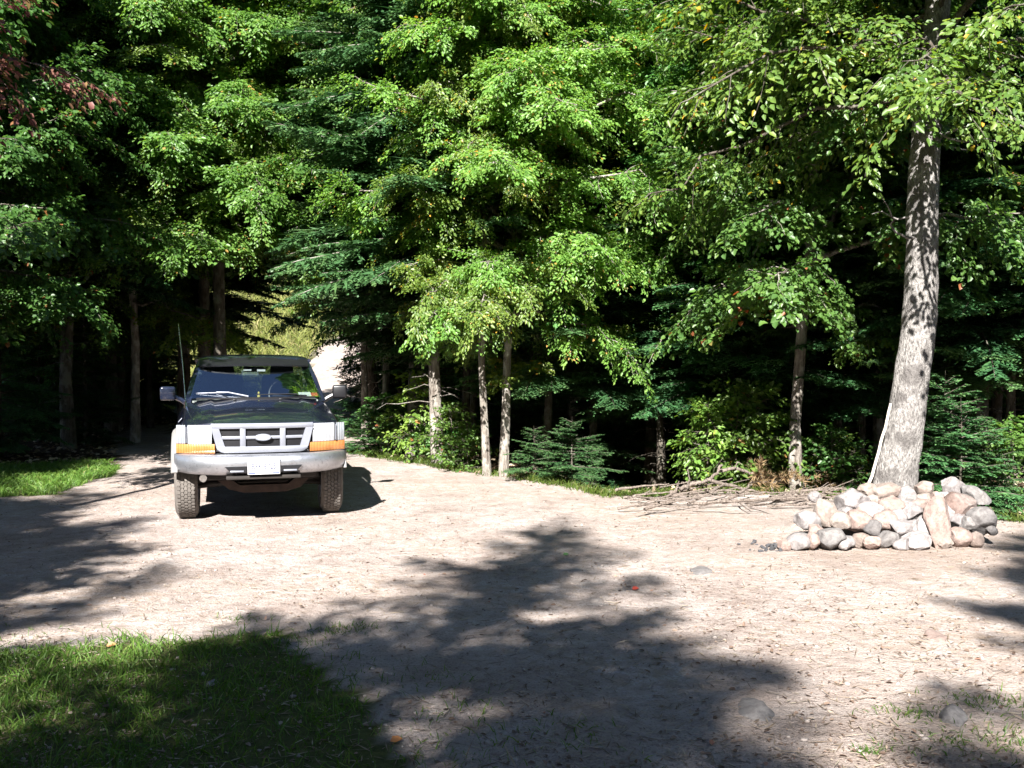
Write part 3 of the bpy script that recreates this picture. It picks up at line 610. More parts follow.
# saplings and seedlings along the edge
for (proto, nm, px, Y, sc, lab) in (
    (SAP_FIR, 'fir_seedling', 945, 10.6, 0.85, 'fir seedling with flat sunlit sprays just right of the leaning trunk'),
    (SAP_FIR, 'fir_seedling', 985, 10.35, 0.6, 'low fir seedling spreading behind the right end of the rock pile'),
    (SAP_FIR, 'fir_seedling', 592, 13.9, 0.45, 'fir seedling at the left rim of the dark gap'),
    (SAP_BL, 'leafy_sapling', 422, 15.2, 0.85, 'bright leafy sapling between the slim trunk and the thickest trunk'),
    (SAP_MAPLE, 'leafy_sapling', 455, 14.6, 0.5, 'low leafy sapling right of the thickest trunk'),
    (SAP_MAPLE, 'leafy_sapling', 468, 14.0, 0.55, 'low leafy sapling left of the paired trunks'),
    (SAP_MAPLE, 'leafy_sapling', 378, 17.0, 0.8, 'low leafy plant behind the right mirror of the truck'),
    (SAP_MAPLE, 'leafy_sapling', 425, 15.0, 0.5, 'low leafy clump at the foot of the thickest trunk'),
    (SAP_BL, 'leafy_sapling', 755, 12.9, 0.95, 'sunlit leafy sapling left of the mottled trunk'),
    (SAP_BL, 'leafy_sapling', 728, 13.3, 0.75, 'leafy sapling above the forked branch of the brush pile'),
    (SAP_BL, 'leafy_sapling', 838, 12.7, 0.6, 'leafy sapling right of the mottled trunk'),
    (SAP_MAPLE, 'leafy_sapling', 1005, 11.2, 0.8, 'leafy sapling at the right edge behind the rocks'),
    (SAP_FIR, 'fir_seedling', 534, 12.95, (0.6, 0.7, 0.42), 'low flat fir seedling right at the foot of the paired trunks'),
    (SAP_FIR, 'fir_seedling', 572, 12.65, (0.8, 0.8, 0.5), 'fir seedling with lit sprays beside the left rim of the dark gap'),
    (SAP_BL, 'leafy_sapling', 452, 14.3, 0.6, 'pale leafy sapling lit right of the thickest trunk'),
    (SAP_MAPLE, 'leafy_sapling', 395, 15.9, 0.7, 'low leafy sapling left of the thickest trunk beside the slim trunk'),
    (SAP_FIR, 'fir_seedling', 374, 16.3, (0.9, 0.9, 0.5), 'low flat fir seedling just right of the truck bumper'),
    (SAP_BL, 'leafy_sapling', 708, 12.35, 0.7, 'lit leafy sapling left above the forked branch'),
    (SAP_BL, 'leafy_sapling', 738, 12.4, 0.85, 'tallest lit leafy sapling right above the forked branch'),
    (SAP_BL, 'leafy_sapling', 760, 12.5, 0.85, 'lit leafy sapling close left of the mottled trunk'),
    (SAP_MAPLE, 'leafy_sapling', 832, 12.2, 0.75, 'lit leafy sapling close right of the mottled trunk'),
    (SAP_FIR, 'fir_seedling', 962, 10.3, (1.0, 1.0, 0.7), 'wide fir seedling with lit flat sprays behind the right heap of rocks'),
    (SAP_MAPLE, 'leafy_sapling', 1014, 10.6, 0.7, 'lit leafy sapling at the edge of the picture right of the rocks'),
    (SAP_FIR, 'fir_seedling', 350, 19.5, 0.8, 'fir seedling at the turn of the track behind the truck'),
):
    px_tree(proto, nm, px, Y, lab, 'sapling', 'saplings along the clearing edge', sc)

US = 'dim bushy young tree in the shade under the crowns of the woods'
for k, (px, Y, pr, sc) in enumerate(((528, 16.6, 0, .62), (560, 17.6, 1, .7), (610, 15.9, 0, .6), (628, 18.2, 1, .8), (668, 16.4, 0, .66), (690, 18.8, 1, .85), (715, 15.8, 1, .55), (750, 17.6, 0, .8), (800, 16.6, 1, .6), (838, 15.2, 0, .5), (848, 18.4, 1, .85), (905, 17.0, 0, .75), (930, 14.2, 1, .5), (965, 15.4, 0, .62), (1010, 15.8, 1, .7), (985, 18.6, 1, .85), (1035, 14.4, 0, .5), (470, 17.8, 1, .55), (400, 19.5, 0, .55), (384, 21.5, 1, .6), (445, 19.8, 0, .6),
    (0, 15.6, 0, .62), (38, 18.2, 1, .7), (85, 17.6, 0, .55), (125, 22.6, 1, .6), (-20, 19.5, 1, .85), (60, 24, 0, .9), (105, 26, 1, .8), (150, 25.5, 0, .6))):
    px_tree((CO_LOW, BL_LOW)[pr], ('young_hemlock_tree', 'young_maple_tree')[pr], px, Y, US, 'tree', 'young trees in the shade of the woods', sc*0.85)
# the woods behind: random, clear of the track and the sunlit slope
def free(x, y):
    q = x/y
    if -0.285 < q < -0.13 and y > 14 and y < 62: return False
    if y < edgeY(x)+3.0 and x > -3: return False
    if x < 0 and y > 22 and y < 62 and x > -0.29*y-(6 if y > 25 else 0) and x < -0.2*y: return False
    return True
placed = []
def back(n, y0, y1, x0q, x1q, protos, names, label, group, scl, mind):
    k = 0; tries = 0
    while k < n and tries < 4000:
        tries += 1
        y = rnd.uniform(y0, y1); x = rnd.uniform(x0q, x1q)*y
        if not free(x, y) or any((x-a)**2+(y-b)**2 < mind**2 for a, b in placed): continue
        placed.append((x, y)); i = rnd.randrange(len(protos))
        s_ = rnd.uniform(*scl)
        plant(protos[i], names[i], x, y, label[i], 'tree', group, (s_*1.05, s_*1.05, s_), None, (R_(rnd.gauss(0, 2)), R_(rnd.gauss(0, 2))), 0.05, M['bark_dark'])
        k += 1
CL = 'dark conifer deep in the woods behind the trees of the clearing edge'; LL = 'leafy tree deep in the woods behind the trees of the clearing edge'
back(34, 17.5, 29, -0.13, 0.62, [CO_HEM, CO_HEM, BL_MID, CO_FIR, BL_LIGHT], ['hemlock_tree', 'hemlock_tree', 'maple_tree', 'fir_tree', 'birch_tree'], [CL, CL, LL, CL, LL], 'trees deep in the woods', (0.95, 1.3), 1.5)
back(30, 29, 52, -0.12, 0.60, [CO_LOW, CO_HEM, BL_MID], ['young_hemlock_tree', 'hemlock_tree', 'maple_tree'], [CL, CL, LL], 'trees deep in the woods', (1.2, 1.6), 2.0)
CL2 = 'dark conifer deep in the shaded woods left of the truck'; LL2 = 'leafy tree deep in the shaded woods left of the truck'
back(18, 18.5, 25, -0.72, -0.345, [CO_HEM, CO_HEM, BL_MID, CO_LOW], ['hemlock_tree', 'hemlock_tree', 'maple_tree', 'young_hemlock_tree'], [CL2, CL2, LL2, CL2], 'trees deep in the left woods', (0.72, 0.86), 1.2)
back(16, 25, 48, -0.80, -0.30, [CO_HEM, CO_LOW, BL_MID, CO_LOW], ['hemlock_tree', 'young_hemlock_tree', 'maple_tree', 'young_hemlock_tree'], [CL2, CL2, LL2, CL2], 'trees deep in the left woods', (0.8, 1.0), 1.7)
HL = 'leafy tree on the far hillside above the sunlit slope'; HC = 'conifer on the far hillside above the sunlit slope'
back(16, 64, 90, -0.42, -0.08, [BL_LOW, BL_LIGHT, CO_LOW], ['maple_tree', 'birch_tree', 'hemlock_tree'], [HL, HL, HC], 'trees on the far hillside', (1.5, 2.1), 3.0)

# trees behind and beside the camera that throw the shadows on the clearing
def shade(proto, name, tip, Htot, sc, label, rz=None):
    """tip: where on the ground the shadow of the tree's top falls"""
    d = Htot/math.tan(SUN_E)
    return plant(proto, name, tip[0]-d*math.sin(SUN_A), tip[1]-d*math.cos(SUN_A), label, 'tree', 'trees behind the camera', sc, rz)
def tipxy(px, py): g = G(px, py); return g.x, g.y
BEH = 'tall tree behind the camera throwing its shadow over the clearing'
shade(CO_THIN, 'hemlock_tree', (0.52, 9.65), 12*1.0, (1.45, 1.45, 1.0), BEH, 0.3)
shade(CO_THIN, 'hemlock_tree', (1.0, 7.1), 12*1.0, (0.85, 0.85, 1.0), BEH, 2.3)
shade(BL_MID, 'maple_tree', (-1.35, 4.55), 12*1.2, (1.0, 1.0, 1.2), BEH, 0.8)
shade(BL_LIGHT, 'birch_tree', (1.0, 5.9), 12*1.2, (0.9, 0.9, 1.2), BEH, 0.8)
shade(CO_HEM, 'hemlock_tree', (-3.6, 9.9), 12*1.15, (1.65, 1.65, 1.15), BEH, 1.3)
shade(BL_MID, 'maple_tree', (-4.7, 11.0), 12*0.85, (1.7, 1.7, 0.85), BEH, 2.6)
shade(CO_THIN, 'hemlock_tree', (-3.6, 8.5), 12, (1.3, 1.3, 1.0), BEH, 0.6)
shade(CO_THIN, 'hemlock_tree', (-2.5, 7.9), 12, (1.1, 1.1, 1.0), BEH, 3.7)
shade(CO_HEM, 'hemlock_tree', (-4.9, 11.9), 12*1.4, (2.0, 2.0, 1.4), BEH, 2.3)
shade(CO_FIR, 'fir_tree', (-7.5, 19.5), 11*1.6, (1.9, 1.9, 1.6), BEH, 2.3)
shade(CO_HEM, 'hemlock_tree', (-10.5, 21), 12*1.5, (1.8, 1.8, 1.5), BEH, 4.3)
shade(CO_FIR, 'fir_tree', (4.5, 9.2), 11*1.3, (1.5, 1.5, 1.3), BEH, 3.3)
shade(CO_FIR, 'fir_tree', (1.95, 4.95), 11*1.3, (0.9, 0.9, 1.3), BEH, 3.3)

for (x, y, sc) in ((-10.6, 3.0, (1.15, 1.15, 1.45)), (-10.2, -1.0, (1.1, 1.1, 1.45)), (-11.8, 6.5, (1.3, 1.3, 1.4)), (-12.6, 1.0, (1.3, 1.3, 1.5)), (-9.3, 8.3, (0.9, 0.9, 1.2))):
    plant(CO_HEM, 'hemlock_tree', x, y, 'tall hemlock beside the clearing beyond the left edge of the picture', 'tree', 'tall hemlocks beyond the left edge', sc)
RING = 'tree of the woods around the clearing behind the camera'
rr = random.Random(77); ring = []
for k in range(400):
    if len(ring) >= 34: break
    x, y = rr.uniform(-24, 24), rr.uniform(-34, 9)
    if y > -23 and -9.5 < x < 8.5: continue
    if y > -4 and x < 0 and x > -10.5: continue
    if any((x-a)**2+(y-b)**2 < 3.3**2 for a, b in ring): continue
    ring.append((x, y)); p_, n_ = rr.choice([(CO_HEM, 'hemlock_tree'), (BL_MID, 'maple_tree'), (BL_LIGHT, 'birch_tree'), (BL_LOW, 'maple_tree')])
    plant(p_, n_, x, y, RING, 'tree', 'trees around the clearing', rr.uniform(1.0, 1.3), rr.uniform(0, 6.28))
# ------------------------------------------------------------------ pickup truck
def mat_paint():
    m, n, b = new_mat('navy_paint')
    v = coords(n); nz = noise(n, 2.0, 5, 0.6, v); n2 = noise(n, 160, 2, 0.5, v)
    r = ramp(n, [(0.35, (0.006, 0.008, 0.018)), (0.7, (0.011, 0.015, 0.032))]); n.links.new(nz.outputs[0], r.inputs[0])
    dust = ramp(n, [(0.60, (0, 0, 0)), (0.74, (1, 1, 1))]); n.links.new(n2.outputs[0], dust.inputs[0])
    mm = node(n, 'ShaderNodeMath', operation='MULTIPLY'); mm.inputs[1].default_value = 0.16; n.links.new(dust.outputs[0], mm.inputs[0])
    c = mixc(n, mm.outputs[0], r.outputs[0], (0.30, 0.27, 0.24)); n.links.new(c, b.inputs['Base Color'])
    b.inputs['Roughness'].default_value = 0.22; b.inputs['Coat Weight'].default_value = 1.0; b.inputs['Coat Roughness'].default_value = 0.04
    return m
def mat_chrome_worn():
    m, n, b = new_mat('worn_bumper_metal')
    v = coords(n); nz = noise(n, 7, 6, 0.65, v); n2 = noise(n, 3.2, 3, 0.5, v); n3 = noise(n, 40, 4, 0.7, v)
    r = ramp(n, [(0.3, (0.36, 0.37, 0.40)), (0.7, (0.52, 0.53, 0.57))]); n.links.new(nz.outputs[0], r.inputs[0])
    rr = ramp(n, [(0.66, (0, 0, 0)), (0.74, (1, 1, 1))]); n.links.new(n2.outputs[0], rr.inputs[0])
    rs = ramp(n, [(0.52, (0, 0, 0)), (0.62, (1, 1, 1))]); n.links.new(n3.outputs[0], rs.inputs[0])
    mu = node(n, 'ShaderNodeMath', operation='MULTIPLY'); n.links.new(rr.outputs[0], mu.inputs[0]); n.links.new(rs.outputs[0], mu.inputs[1])
    rg = ramp(n, [(0.56, (0, 0, 0)), (0.66, (0.55, 0.55, 0.55))]); n.links.new(n3.outputs[0], rg.inputs[0])
    c = mixc(n, rg.outputs[0], r.outputs[0], (0.20, 0.20, 0.22)); c = mixc(n, mu.outputs[0], c, (0.24, 0.10, 0.045))
    n.links.new(c, b.inputs['Base Color']); b.inputs['Metallic'].default_value = 0.85
    b.inputs['Roughness'].default_value = 0.36; bump(n, b, nz.outputs[0], 0.006, 0.5)
    return m
def mat_glass(name, col, tint, refl):
    m, n, b = new_mat(name); n.nodes.remove(b)
    t = n.nodes.new('ShaderNodeBsdfTransparent'); t.inputs[0].default_value = (*tint, 1)
    g = n.nodes.new('ShaderNodeBsdfGlossy'); g.inputs[0].default_value = (*col, 1); g.inputs['Roughness'].default_value = 0.02
    lw = n.nodes.new('ShaderNodeLayerWeight'); lw.inputs[0].default_value = 0.45
    mr = n.nodes.new('ShaderNodeMapRange'); mr.inputs[3].default_value = refl; mr.inputs[4].default_value = 0.95
    n.links.new(lw.outputs['Fresnel'], mr.inputs[0])
    mx = n.nodes.new('ShaderNodeMixShader'); n.links.new(mr.outputs[0], mx.inputs[0])
    n.links.new(t.outputs[0], mx.inputs[1]); n.links.new(g.outputs[0], mx.inputs[2]); n.links.new(mx.outputs[0], n.nodes['Material Output'].inputs[0])
    return m
def mat_lens(name, c1, c2, lines=60):
    m, n, b = new_mat(name)
    wv = n.nodes.new('ShaderNodeTexWave'); wv.inputs['Scale'].default_value = lines; wv.inputs['Distortion'].default_value = 0.3
    n.links.new(coords(n), wv.inputs[0]); nz = noise(n, 9, 3, 0.5, coords(n))
    f = node(n, 'ShaderNodeMath', operation='MULTIPLY'); n.links.new(wv.outputs['Fac'], f.inputs[0]); n.links.new(nz.outputs[0], f.inputs[1])
    c = mixc(n, f.outputs[0], c1, c2); n.links.new(c, b.inputs['Base Color'])
    b.inputs['Roughness'].default_value = 0.22; b.inputs['Coat Weight'].default_value = 1.0; b.inputs['Coat Roughness'].default_value = 0.03
    bump(n, b, wv.outputs['Fac'], 0.003, 0.4)
    return m
M['paint'] = mat_paint(); M['worn'] = mat_chrome_worn()
M['silver'] = mat_plain('silver_plastic', (0.225, 0.235, 0.275), 0.42, 0.3, var=0.1)
M['flare'] = mat_plain('dusty_silver_trim', (0.20, 0.195, 0.19), 0.6, 0.1, var=0.14)
M['black'] = mat_plain('black_plastic', (0.007, 0.007, 0.009), 0.4, var=0.2)
M['dull'] = mat_plain('sooty_metal', (0.022, 0.018, 0.016), 0.8, 0.2, var=0.4, bumpd=0.01)
M['rust'] = mat_plain('rusty_frame', (0.042, 0.026, 0.020), 0.9, var=0.5, scale=14, bumpd=0.01)
M['rubber'] = mat_plain('dusty_rubber', (0.125, 0.112, 0.102), 0.95, var=0.3, scale=14, spec=0.2)
M['lens'] = mat_lens('headlight_lens', (0.20, 0.21, 0.23), (0.80, 0.82, 0.85), 22)
M['corner'] = mat_lens('corner_lens', (0.16, 0.18, 0.20), (0.52, 0.54, 0.58), 14)
M['amber'] = mat_lens('amber_lens', (0.27, 0.085, 0.02), (0.66, 0.34, 0.12), 22)
M['white'] = mat_plain('plate_white', (0.56, 0.56, 0.58), 0.4, var=0.04)
M['plate_blue'] = mat_plain('plate_lettering', (0.07, 0.075, 0.12), 0.5, var=0.1)
M['plate_navy'] = mat_plain('plate_blue', (0.05, 0.07, 0.26), 0.4, var=0.1)
M['plate_green'] = mat_plain('plate_green', (0.25, 0.42, 0.38), 0.4, var=0.1)
M['red'] = mat_plain('sticker_red', (0.45, 0.06, 0.06), 0.4, var=0.1)
M['glass'] = mat_glass('windscreen_glass', (0.80, 0.88, 1.0), (0.72, 0.80, 0.80), 0.30)
M['seat'] = mat_plain('grey_seat_cloth', (0.11, 0.12, 0.12), 0.95, var=0.2, scale=40)
M['dash'] = mat_plain('grey_dashboard', (0.17, 0.19, 0.18), 0.8, var=0.1)
M['mirror'] = mat_plain('mirror_glass', (0.8, 0.82, 0.85), 0.03, 1.0, var=0.01)
M['chrome'] = mat_plain('bright_chrome', (0.72, 0.73, 0.75), 0.12, 1.0, var=0.05)
M['yellow'] = mat_plain('yellow_plastic', (0.62, 0.50, 0.10), 0.5, var=0.1)

def new_bm(): return bmesh.new()
def bm_box(bm, c, s, rot=None, bev=0.0, seg=2):
    r = bmesh.ops.create_cube(bm, size=1.0)
    vs = r['verts']; mtx = Matrix.Translation(c) @ (rot.to_matrix().to_4x4() if rot else Matrix()) @ Matrix.Diagonal((*s, 1))
    bmesh.ops.transform(bm, matrix=mtx, verts=vs)
    if bev:
        es = list({e for v in vs for e in v.link_edges}); bmesh.ops.bevel(bm, geom=es, offset=bev, segments=seg, profile=0.5, affect='EDGES')
def bm_prism(bm, pts, y0, y1, ax='y'):
    """polygon in the xz plane, pushed from y0 to y1 (ax 'x': polygon in yz, pushed along x)"""
    f = (lambda p, q: (p[0], q, p[1])) if ax == 'y' else (lambda p, q: (q, p[0], p[1]))
    A = [bm.verts.new(f(p, y0)) for p in pts]; B = [bm.verts.new(f(p, y1)) for p in pts]
    n = len(pts); fs = [bm.faces.new(A), bm.faces.new(B[::-1])]
    for i in range(n): fs.append(bm.faces.new((A[i], B[i], B[(i+1) % n], A[(i+1) % n])))
    bmesh.ops.recalc_face_normals(bm, faces=fs)
def bm_tube(bm, pts, r, k=8):
    pts = [Vector(p) for p in pts]; n = len(pts); rs = r if isinstance(r, (list, tuple)) else [r]*n; rings = []
    for i, p in enumerate(pts):
        t = (pts[min(i+1, n-1)]-pts[max(i-1, 0)]).normalized()
        a = t.cross(Vector((0, 0, 1)) if abs(t.z) < 0.9 else Vector((1, 0, 0))).normalized(); b = t.cross(a)
        rings.append([bm.verts.new(p+(a*math.cos(6.2832*j/k)+b*math.sin(6.2832*j/k))*rs[i]) for j in range(k)])
    fs = []
    for A, B in zip(rings, rings[1:]):
        for j in range(k): fs.append(bm.faces.new((A[j], A[(j+1) % k], B[(j+1) % k], B[j])))
    fs.append(bm.faces.new(rings[0][::-1])); fs.append(bm.faces.new(rings[-1])); bmesh.ops.recalc_face_normals(bm, faces=fs)
def bm_lathe_x(bm, prof, cx, k=40):
    """(x, r) profile turned about the x axis; closed"""
    rings = [[bm.verts.new((cx+x, r*math.cos(6.2832*j/k), r*math.sin(6.2832*j/k))) for j in range(k)] for x, r in prof]
    fs = []
    for A, B in zip(rings, rings[1:]+rings[:1]):
        for j in range(k): fs.append(bm.faces.new((A[j], A[(j+1) % k], B[(j+1) % k], B[j])))
    bmesh.ops.recalc_face_normals(bm, faces=fs)
def bm_loft(bm, rings, caps=True, closed=True):
    R = [[bm.verts.new(p) for p in r] for r in rings]; k = len(R[0]); fs = []
    for A, B in zip(R, R[1:]):
        for j in range(k if closed else k-1): fs.append(bm.faces.new((A[j], A[(j+1) % k], B[(j+1) % k], B[j])))
    if caps: fs += [bm.faces.new(R[0][::-1]), bm.faces.new(R[-1])]
    bmesh.ops.recalc_face_normals(bm, faces=fs)
def bm_slab(bm, us, front, lo, hi, th, nv=4, bulge=0.0):
    """curved slab over x in us: outer face y = front(x) - bulge, between lo(x) and hi(x), th deep"""
    rings = []
    for x in us:
        ring = []
        for j in range(nv+1):
            s = j/nv; z = lo(x)+(hi(x)-lo(x))*s; ring.append((x, front(x)-bulge*math.sin(math.pi*s), z))
        for j in range(nv, -1, -1):
            s = j/nv; z = lo(x)+(hi(x)-lo(x))*s; ring.append((x, front(x)+th, z))
        rings.append(ring)
    bm_loft(bm, rings)
def bm_obj(name, bm, mat, parent=None, smooth=40, mats=None):
    me = bpy.data.meshes.new(name); bm.normal_update(); bm.to_mesh(me); bm.free()
    for m in (mats or [mat]): me.materials.append(m)
    if smooth:
        me.polygons.foreach_set('use_smooth', np.ones(len(me.polygons), bool))
        try: me.set_sharp_from_angle(angle=R_(smooth))
        except Exception: pass
    return link(name, me, parent)
def text_mesh(name, body, size, mat, parent, loc, rot, extrude=0.0008, sx=1.0):
    cu = bpy.data.curves.new(name, 'FONT'); cu.body = body; cu.size = size; cu.align_x = 'CENTER'; cu.offset = 0.0012*size/0.074; cu.align_y = 'CENTER'; cu.extrude = extrude
    tmp = bpy.data.objects.new('tmp_text', cu); COL.objects.link(tmp)
    dg = bpy.context.evaluated_depsgraph_get(); me = bpy.data.meshes.new_from_object(tmp.evaluated_get(dg)); bpy.data.objects.remove(tmp)
    me.materials.clear(); me.materials.append(mat); me.name = name
    o = link(name, me, parent, loc); o.rotation_euler = rot; o.scale = (sx, 1, 1)
    return o
def linsp(a, b, n): return [a+(b-a)*i/(n-1) for i in range(n)]

def build_truck():
    root = empty('pickup_truck', (-2.46, 10.22, 0.0), 'dark navy pickup truck with silver grille and worn bumper parked on the dirt', 'pickup truck', None, R_(16))
    root.location.z = h1(-2.46, 10.22)-0.01
    W = 0.775
    def plan(x): return 0.20*(abs(x)/W)**2.6                     # how far the nose curves back at its corners
    nose = -0.63
    front = lambda x: nose+plan(x)
    # --- body shell
    def half(y, zc, shz, bw, lowz, crown):
        w_ = bw
        return [(0, zc), (0.22, zc-0.002), (0.42, zc-crown*0.35), (0.455, zc-crown*0.40+0.012), (0.60, zc-crown*0.62), (w_-0.075, zc-crown*1.0), (w_-0.025, zc-crown*1.55-0.03), (w_-0.004, shz), (w_, shz-0.10), (w_-0.004, 0.66), (w_-0.02, lowz+0.04), (w_-0.06, lowz), (0.3, lowz), (0, lowz)]
    secs = [(-0.63, 0.905, 0.80, 0.75, 0.60, 0.010), (-0.615, 0.935, 0.80, 0.760, 0.50, 0.022), (-0.55, 0.955, 0.81, 0.768, 0.47, 0.035), (-0.35, 0.990, 0.84, 0.776, 0.45, 0.045), (0.0, 1.035, 0.88, 0.778, 0.42, 0.052), (0.35, 1.072, 0.91, 0.778, 0.42, 0.056), (0.70, 1.105, 0.94, 0.778, 0.42, 0.058), (0.76, 1.108, 0.94, 0.778, 0.42, 0.058),
            (0.80, 1.03, 0.95, 0.778, 0.42, 0.02), (1.4, 1.03, 0.96, 0.778, 0.42, 0.012), (2.22, 1.03, 0.96, 0.778, 0.42, 0.012), (2.28, 0.74, 0.70, 0.778, 0.42, 0.0), (3.9, 0.74, 0.70, 0.768, 0.46, 0.0)]
    bm = new_bm(); rings = []
    for (y, zc, shz, bw, lowz, cr) in secs:
        h = half(y, zc, shz, bw, lowz, cr); full = h+[(-x, z) for x, z in h[-2:0:-1]]
        k = max(0.0, min(1.0, (0.35-y)/0.9))
        rings.append([(x, y+plan(x)*k, z) for x, z in full])
    bm_loft(bm, rings)
    body = bm_obj('body', bm, M['paint'], root, 32)
    # wheel arches cut through the shell
    cutters = []
    for (yc, sx) in ((0, 1), (0, -1), (2.83, 1), (2.83, -1)):
        b2 = new_bm(); bm_lathe_x(b2, [(-0.26, 0.002), (-0.26, 0.43), (0.26, 0.43), (0.26, 0.002)], 0, 36)
        c = bm_obj('cutter', b2, M['dull'], None, 0); c.location = (sx*0.72, yc, 0.37); cutters.append(c)
        md = body.modifiers.new('arch', 'BOOLEAN'); md.operation = 'DIFFERENCE'; md.object = c; md.solver = 'EXACT'
        c.parent = root
    bpy.context.view_layer.update()
    dg = bpy.context.evaluated_depsgraph_get(); me = bpy.data.meshes.new_from_object(body.evaluated_get(dg))
    body.modifiers.clear(); body.data = me
    for c in cutters: bpy.data.objects.remove(c)
    # hood seam and shut lines as thin dark strips set proud
    bm = new_bm()
    for sx in (1, -1):
        pts = []
        for (y, zc, shz, bw, lowz, cr) in secs[1:7]:
            x = 0.70 if y > -0.6 else 0.66; k = max(0.0, min(1.0, (0.35-y)/0.9))
            pts.append((sx*x, y+plan(x)*k, zc-cr*0.95-0.002))
        bm_tube(bm, pts, 0.0045, 5)
    hood = bm_obj('hood_seam', bm, M['black'], root)
    bm = new_bm()
    bm_slab(bm, linsp(-0.60, 0.60, 13), lambda x: 0.70-0.05*(1-(x/0.6)**2), lambda x: 1.098, lambda x: 1.114, 0.09)
    bm_obj('cowl_grille', bm, M['black'], root)
    bm = new_bm()                                               # washer nozzles and dust chips on the hood
    for x in (-0.22, 0.24): bm_box(bm, (x, 0.56, 1.098), (0.035, 0.02, 0.014), None, 0.004)
    bm_obj('washer_nozzle', bm, M['black'], root)
    # --- grille
    def gw(z): return 0.40+(z-0.675)/0.255*0.055                # half width of the grille
    bm = new_bm(); fr = lambda x: front(x)-0.035; back_ = 0.05
    xs = linsp(-0.455, 0.455, 25)
    bm_slab(bm, xs, fr, lambda x: 0.888 if True else 0, lambda x: 0.932, back_, 3, 0.008)          # top bar
    xs2 = linsp(-0.405, 0.405, 25)
    bm_slab(bm, xs2, fr, lambda x: 0.668+0.03*max(0, (abs(x)-0.34)/0.065)**2, lambda x: 0.722, back_, 3, 0.008)   # bottom bar
    for sx in (1, -1):
        bm_prism(bm, [(sx*0.455, 0.89), (sx*0.388, 0.89), (sx*0.335, 0.72), (sx*0.40, 0.70), (sx*0.412, 0.72)], fr(0.4)-0.002, fr(0.4)+back_)
        bm_box(bm, (sx*0.178, fr(0.178)+0.026, 0.805), (0.052, 0.052, 0.18), None, 0.008)
    bm_slab(bm, linsp(-0.36, 0.36, 19), lambda x: fr(x)+0.012, lambda x: 0.792, lambda x: 0.818, 0.03, 3, 0.004)
    gr = bm_obj('grille', bm, M['silver'], root)
    bm = new_bm(); bm_slab(bm, linsp(-0.42, 0.42, 15), lambda x: front(x)-0.006, lambda x: 0.68, lambda x: 0.92, 0.02)
    bm_obj('radiator_screen', bm, M['black'], gr)
    bm = new_bm()                                               # oval badge, plain silver with a darker oval field
    k = 32; ring = lambda a, b_, y: [(a*math.cos(6.2832*i/k), y, 0.806+b_*math.sin(6.2832*i/k)) for i in range(k)]
    bm_loft(bm, [ring(0.074, 0.031, fr(0)-0.004), ring(0.076, 0.033, fr(0)-0.012), ring(0.070, 0.028, fr(0)-0.018)])
    em = bm_obj('emblem', bm, M['silver'], gr)
    bm = new_bm(); bm_loft(bm, [ring(0.060, 0.021, fr(0)-0.0175), ring(0.058, 0.020, fr(0)-0.020)])
    bm_obj('emblem_field', bm, mat_plain('badge_field', (0.42, 0.46, 0.56), 0.3, 0.2, var=0.05), em)
    # --- headlights with amber strips
    for sx in (1, -1):
        bm = new_bm(); us = linsp(sx*0.452, sx*0.662, 12)
        inner = lambda x: abs(x)-0.452
        bm_slab(bm, us, lambda x: front(x)-0.022, lambda x: 0.752, lambda x: 0.922-0.012*(abs(x)-0.45), 0.06, 5, 0.014)
        hl = bm_obj('headlight', bm, M['lens'], root)
        bm = new_bm(); us = linsp(sx*0.425, sx*0.764, 16)
        bm_slab(bm, us, lambda x: front(x)-0.024, lambda x: 0.664, lambda x: 0.748, 0.06, 4, 0.010)
        bm_obj('turn_signal', bm, M['amber'], hl)
        bm = new_bm(); bm_box(bm, (sx*0.675, front(0.675)-0.036, 0.832), (0.006, 0.02, 0.145))
        bm_obj('lens_divider', bm, M['silver'], hl)
        bm = new_bm(); bm_slab(bm, linsp(sx*0.684, sx*0.762, 8), lambda x: front(x)-0.022, lambda x: 0.752, lambda x: 0.922-0.012*(abs(x)-0.45), 0.06, 5, 0.014)
        bm_obj('corner_lamp', bm, M['corner'], hl)
    bm = new_bm(); bm_slab(bm, linsp(-0.765, 0.765, 25), lambda x: front(x)-0.008, lambda x: 0.600, lambda x: 0.662, 0.06)
    bm_obj('gap_panel', bm, M['black'], root)
    # --- bumper
    bm = new_bm(); BW = 0.785
    prof = [(0.0, 0.652), (-0.045, 0.660), (-0.085, 0.654), (-0.108, 0.632), (-0.118, 0.595), (-0.116, 0.555), (-0.10, 0.515), (-0.075, 0.488), (-0.04, 0.472), (0.0, 0.472)]
    rings = []
    for i in range(41):
        s = -1+2*i/40; x = BW*math.sin(s*math.pi/2)**1 if False else BW*s
        a = abs(s); yb = -0.665+0.34*a**4.2
        sq = 1-0.10*a**6
        rings.append([(x, yb+py, 0.57+(pz-0.57)*sq+0.008*a**3) for py, pz in prof])
    bm_loft(bm, rings)
    bp = bm_obj('bumper', bm, M['worn'], root, 50)
    yb0 = -0.665
    bm = new_bm()                                               # dark slot with bright lip behind the plate
    bm_prism(bm, [(-0.34, 0.556), (0.34, 0.556), (0.29, 0.502), (-0.29, 0.502)], yb0-0.1215, yb0-0.09)
    bm_obj('air_slot', bm, M['black'], bp)
    for sx in (1, -1):
        bm = new_bm(); bm_box(bm, (sx*0.235, yb0-0.124, 0.513), (0.12, 0.012, 0.016), None, 0.004); bm_obj('slot_lip', bm, M['silver'], bp)
    bm = new_bm(); bm_box(bm, (0.0, yb0-0.05, 0.452), (0.66, 0.10, 0.032), None, 0.008); bm_obj('lower_valance', bm, M['dull'], root)
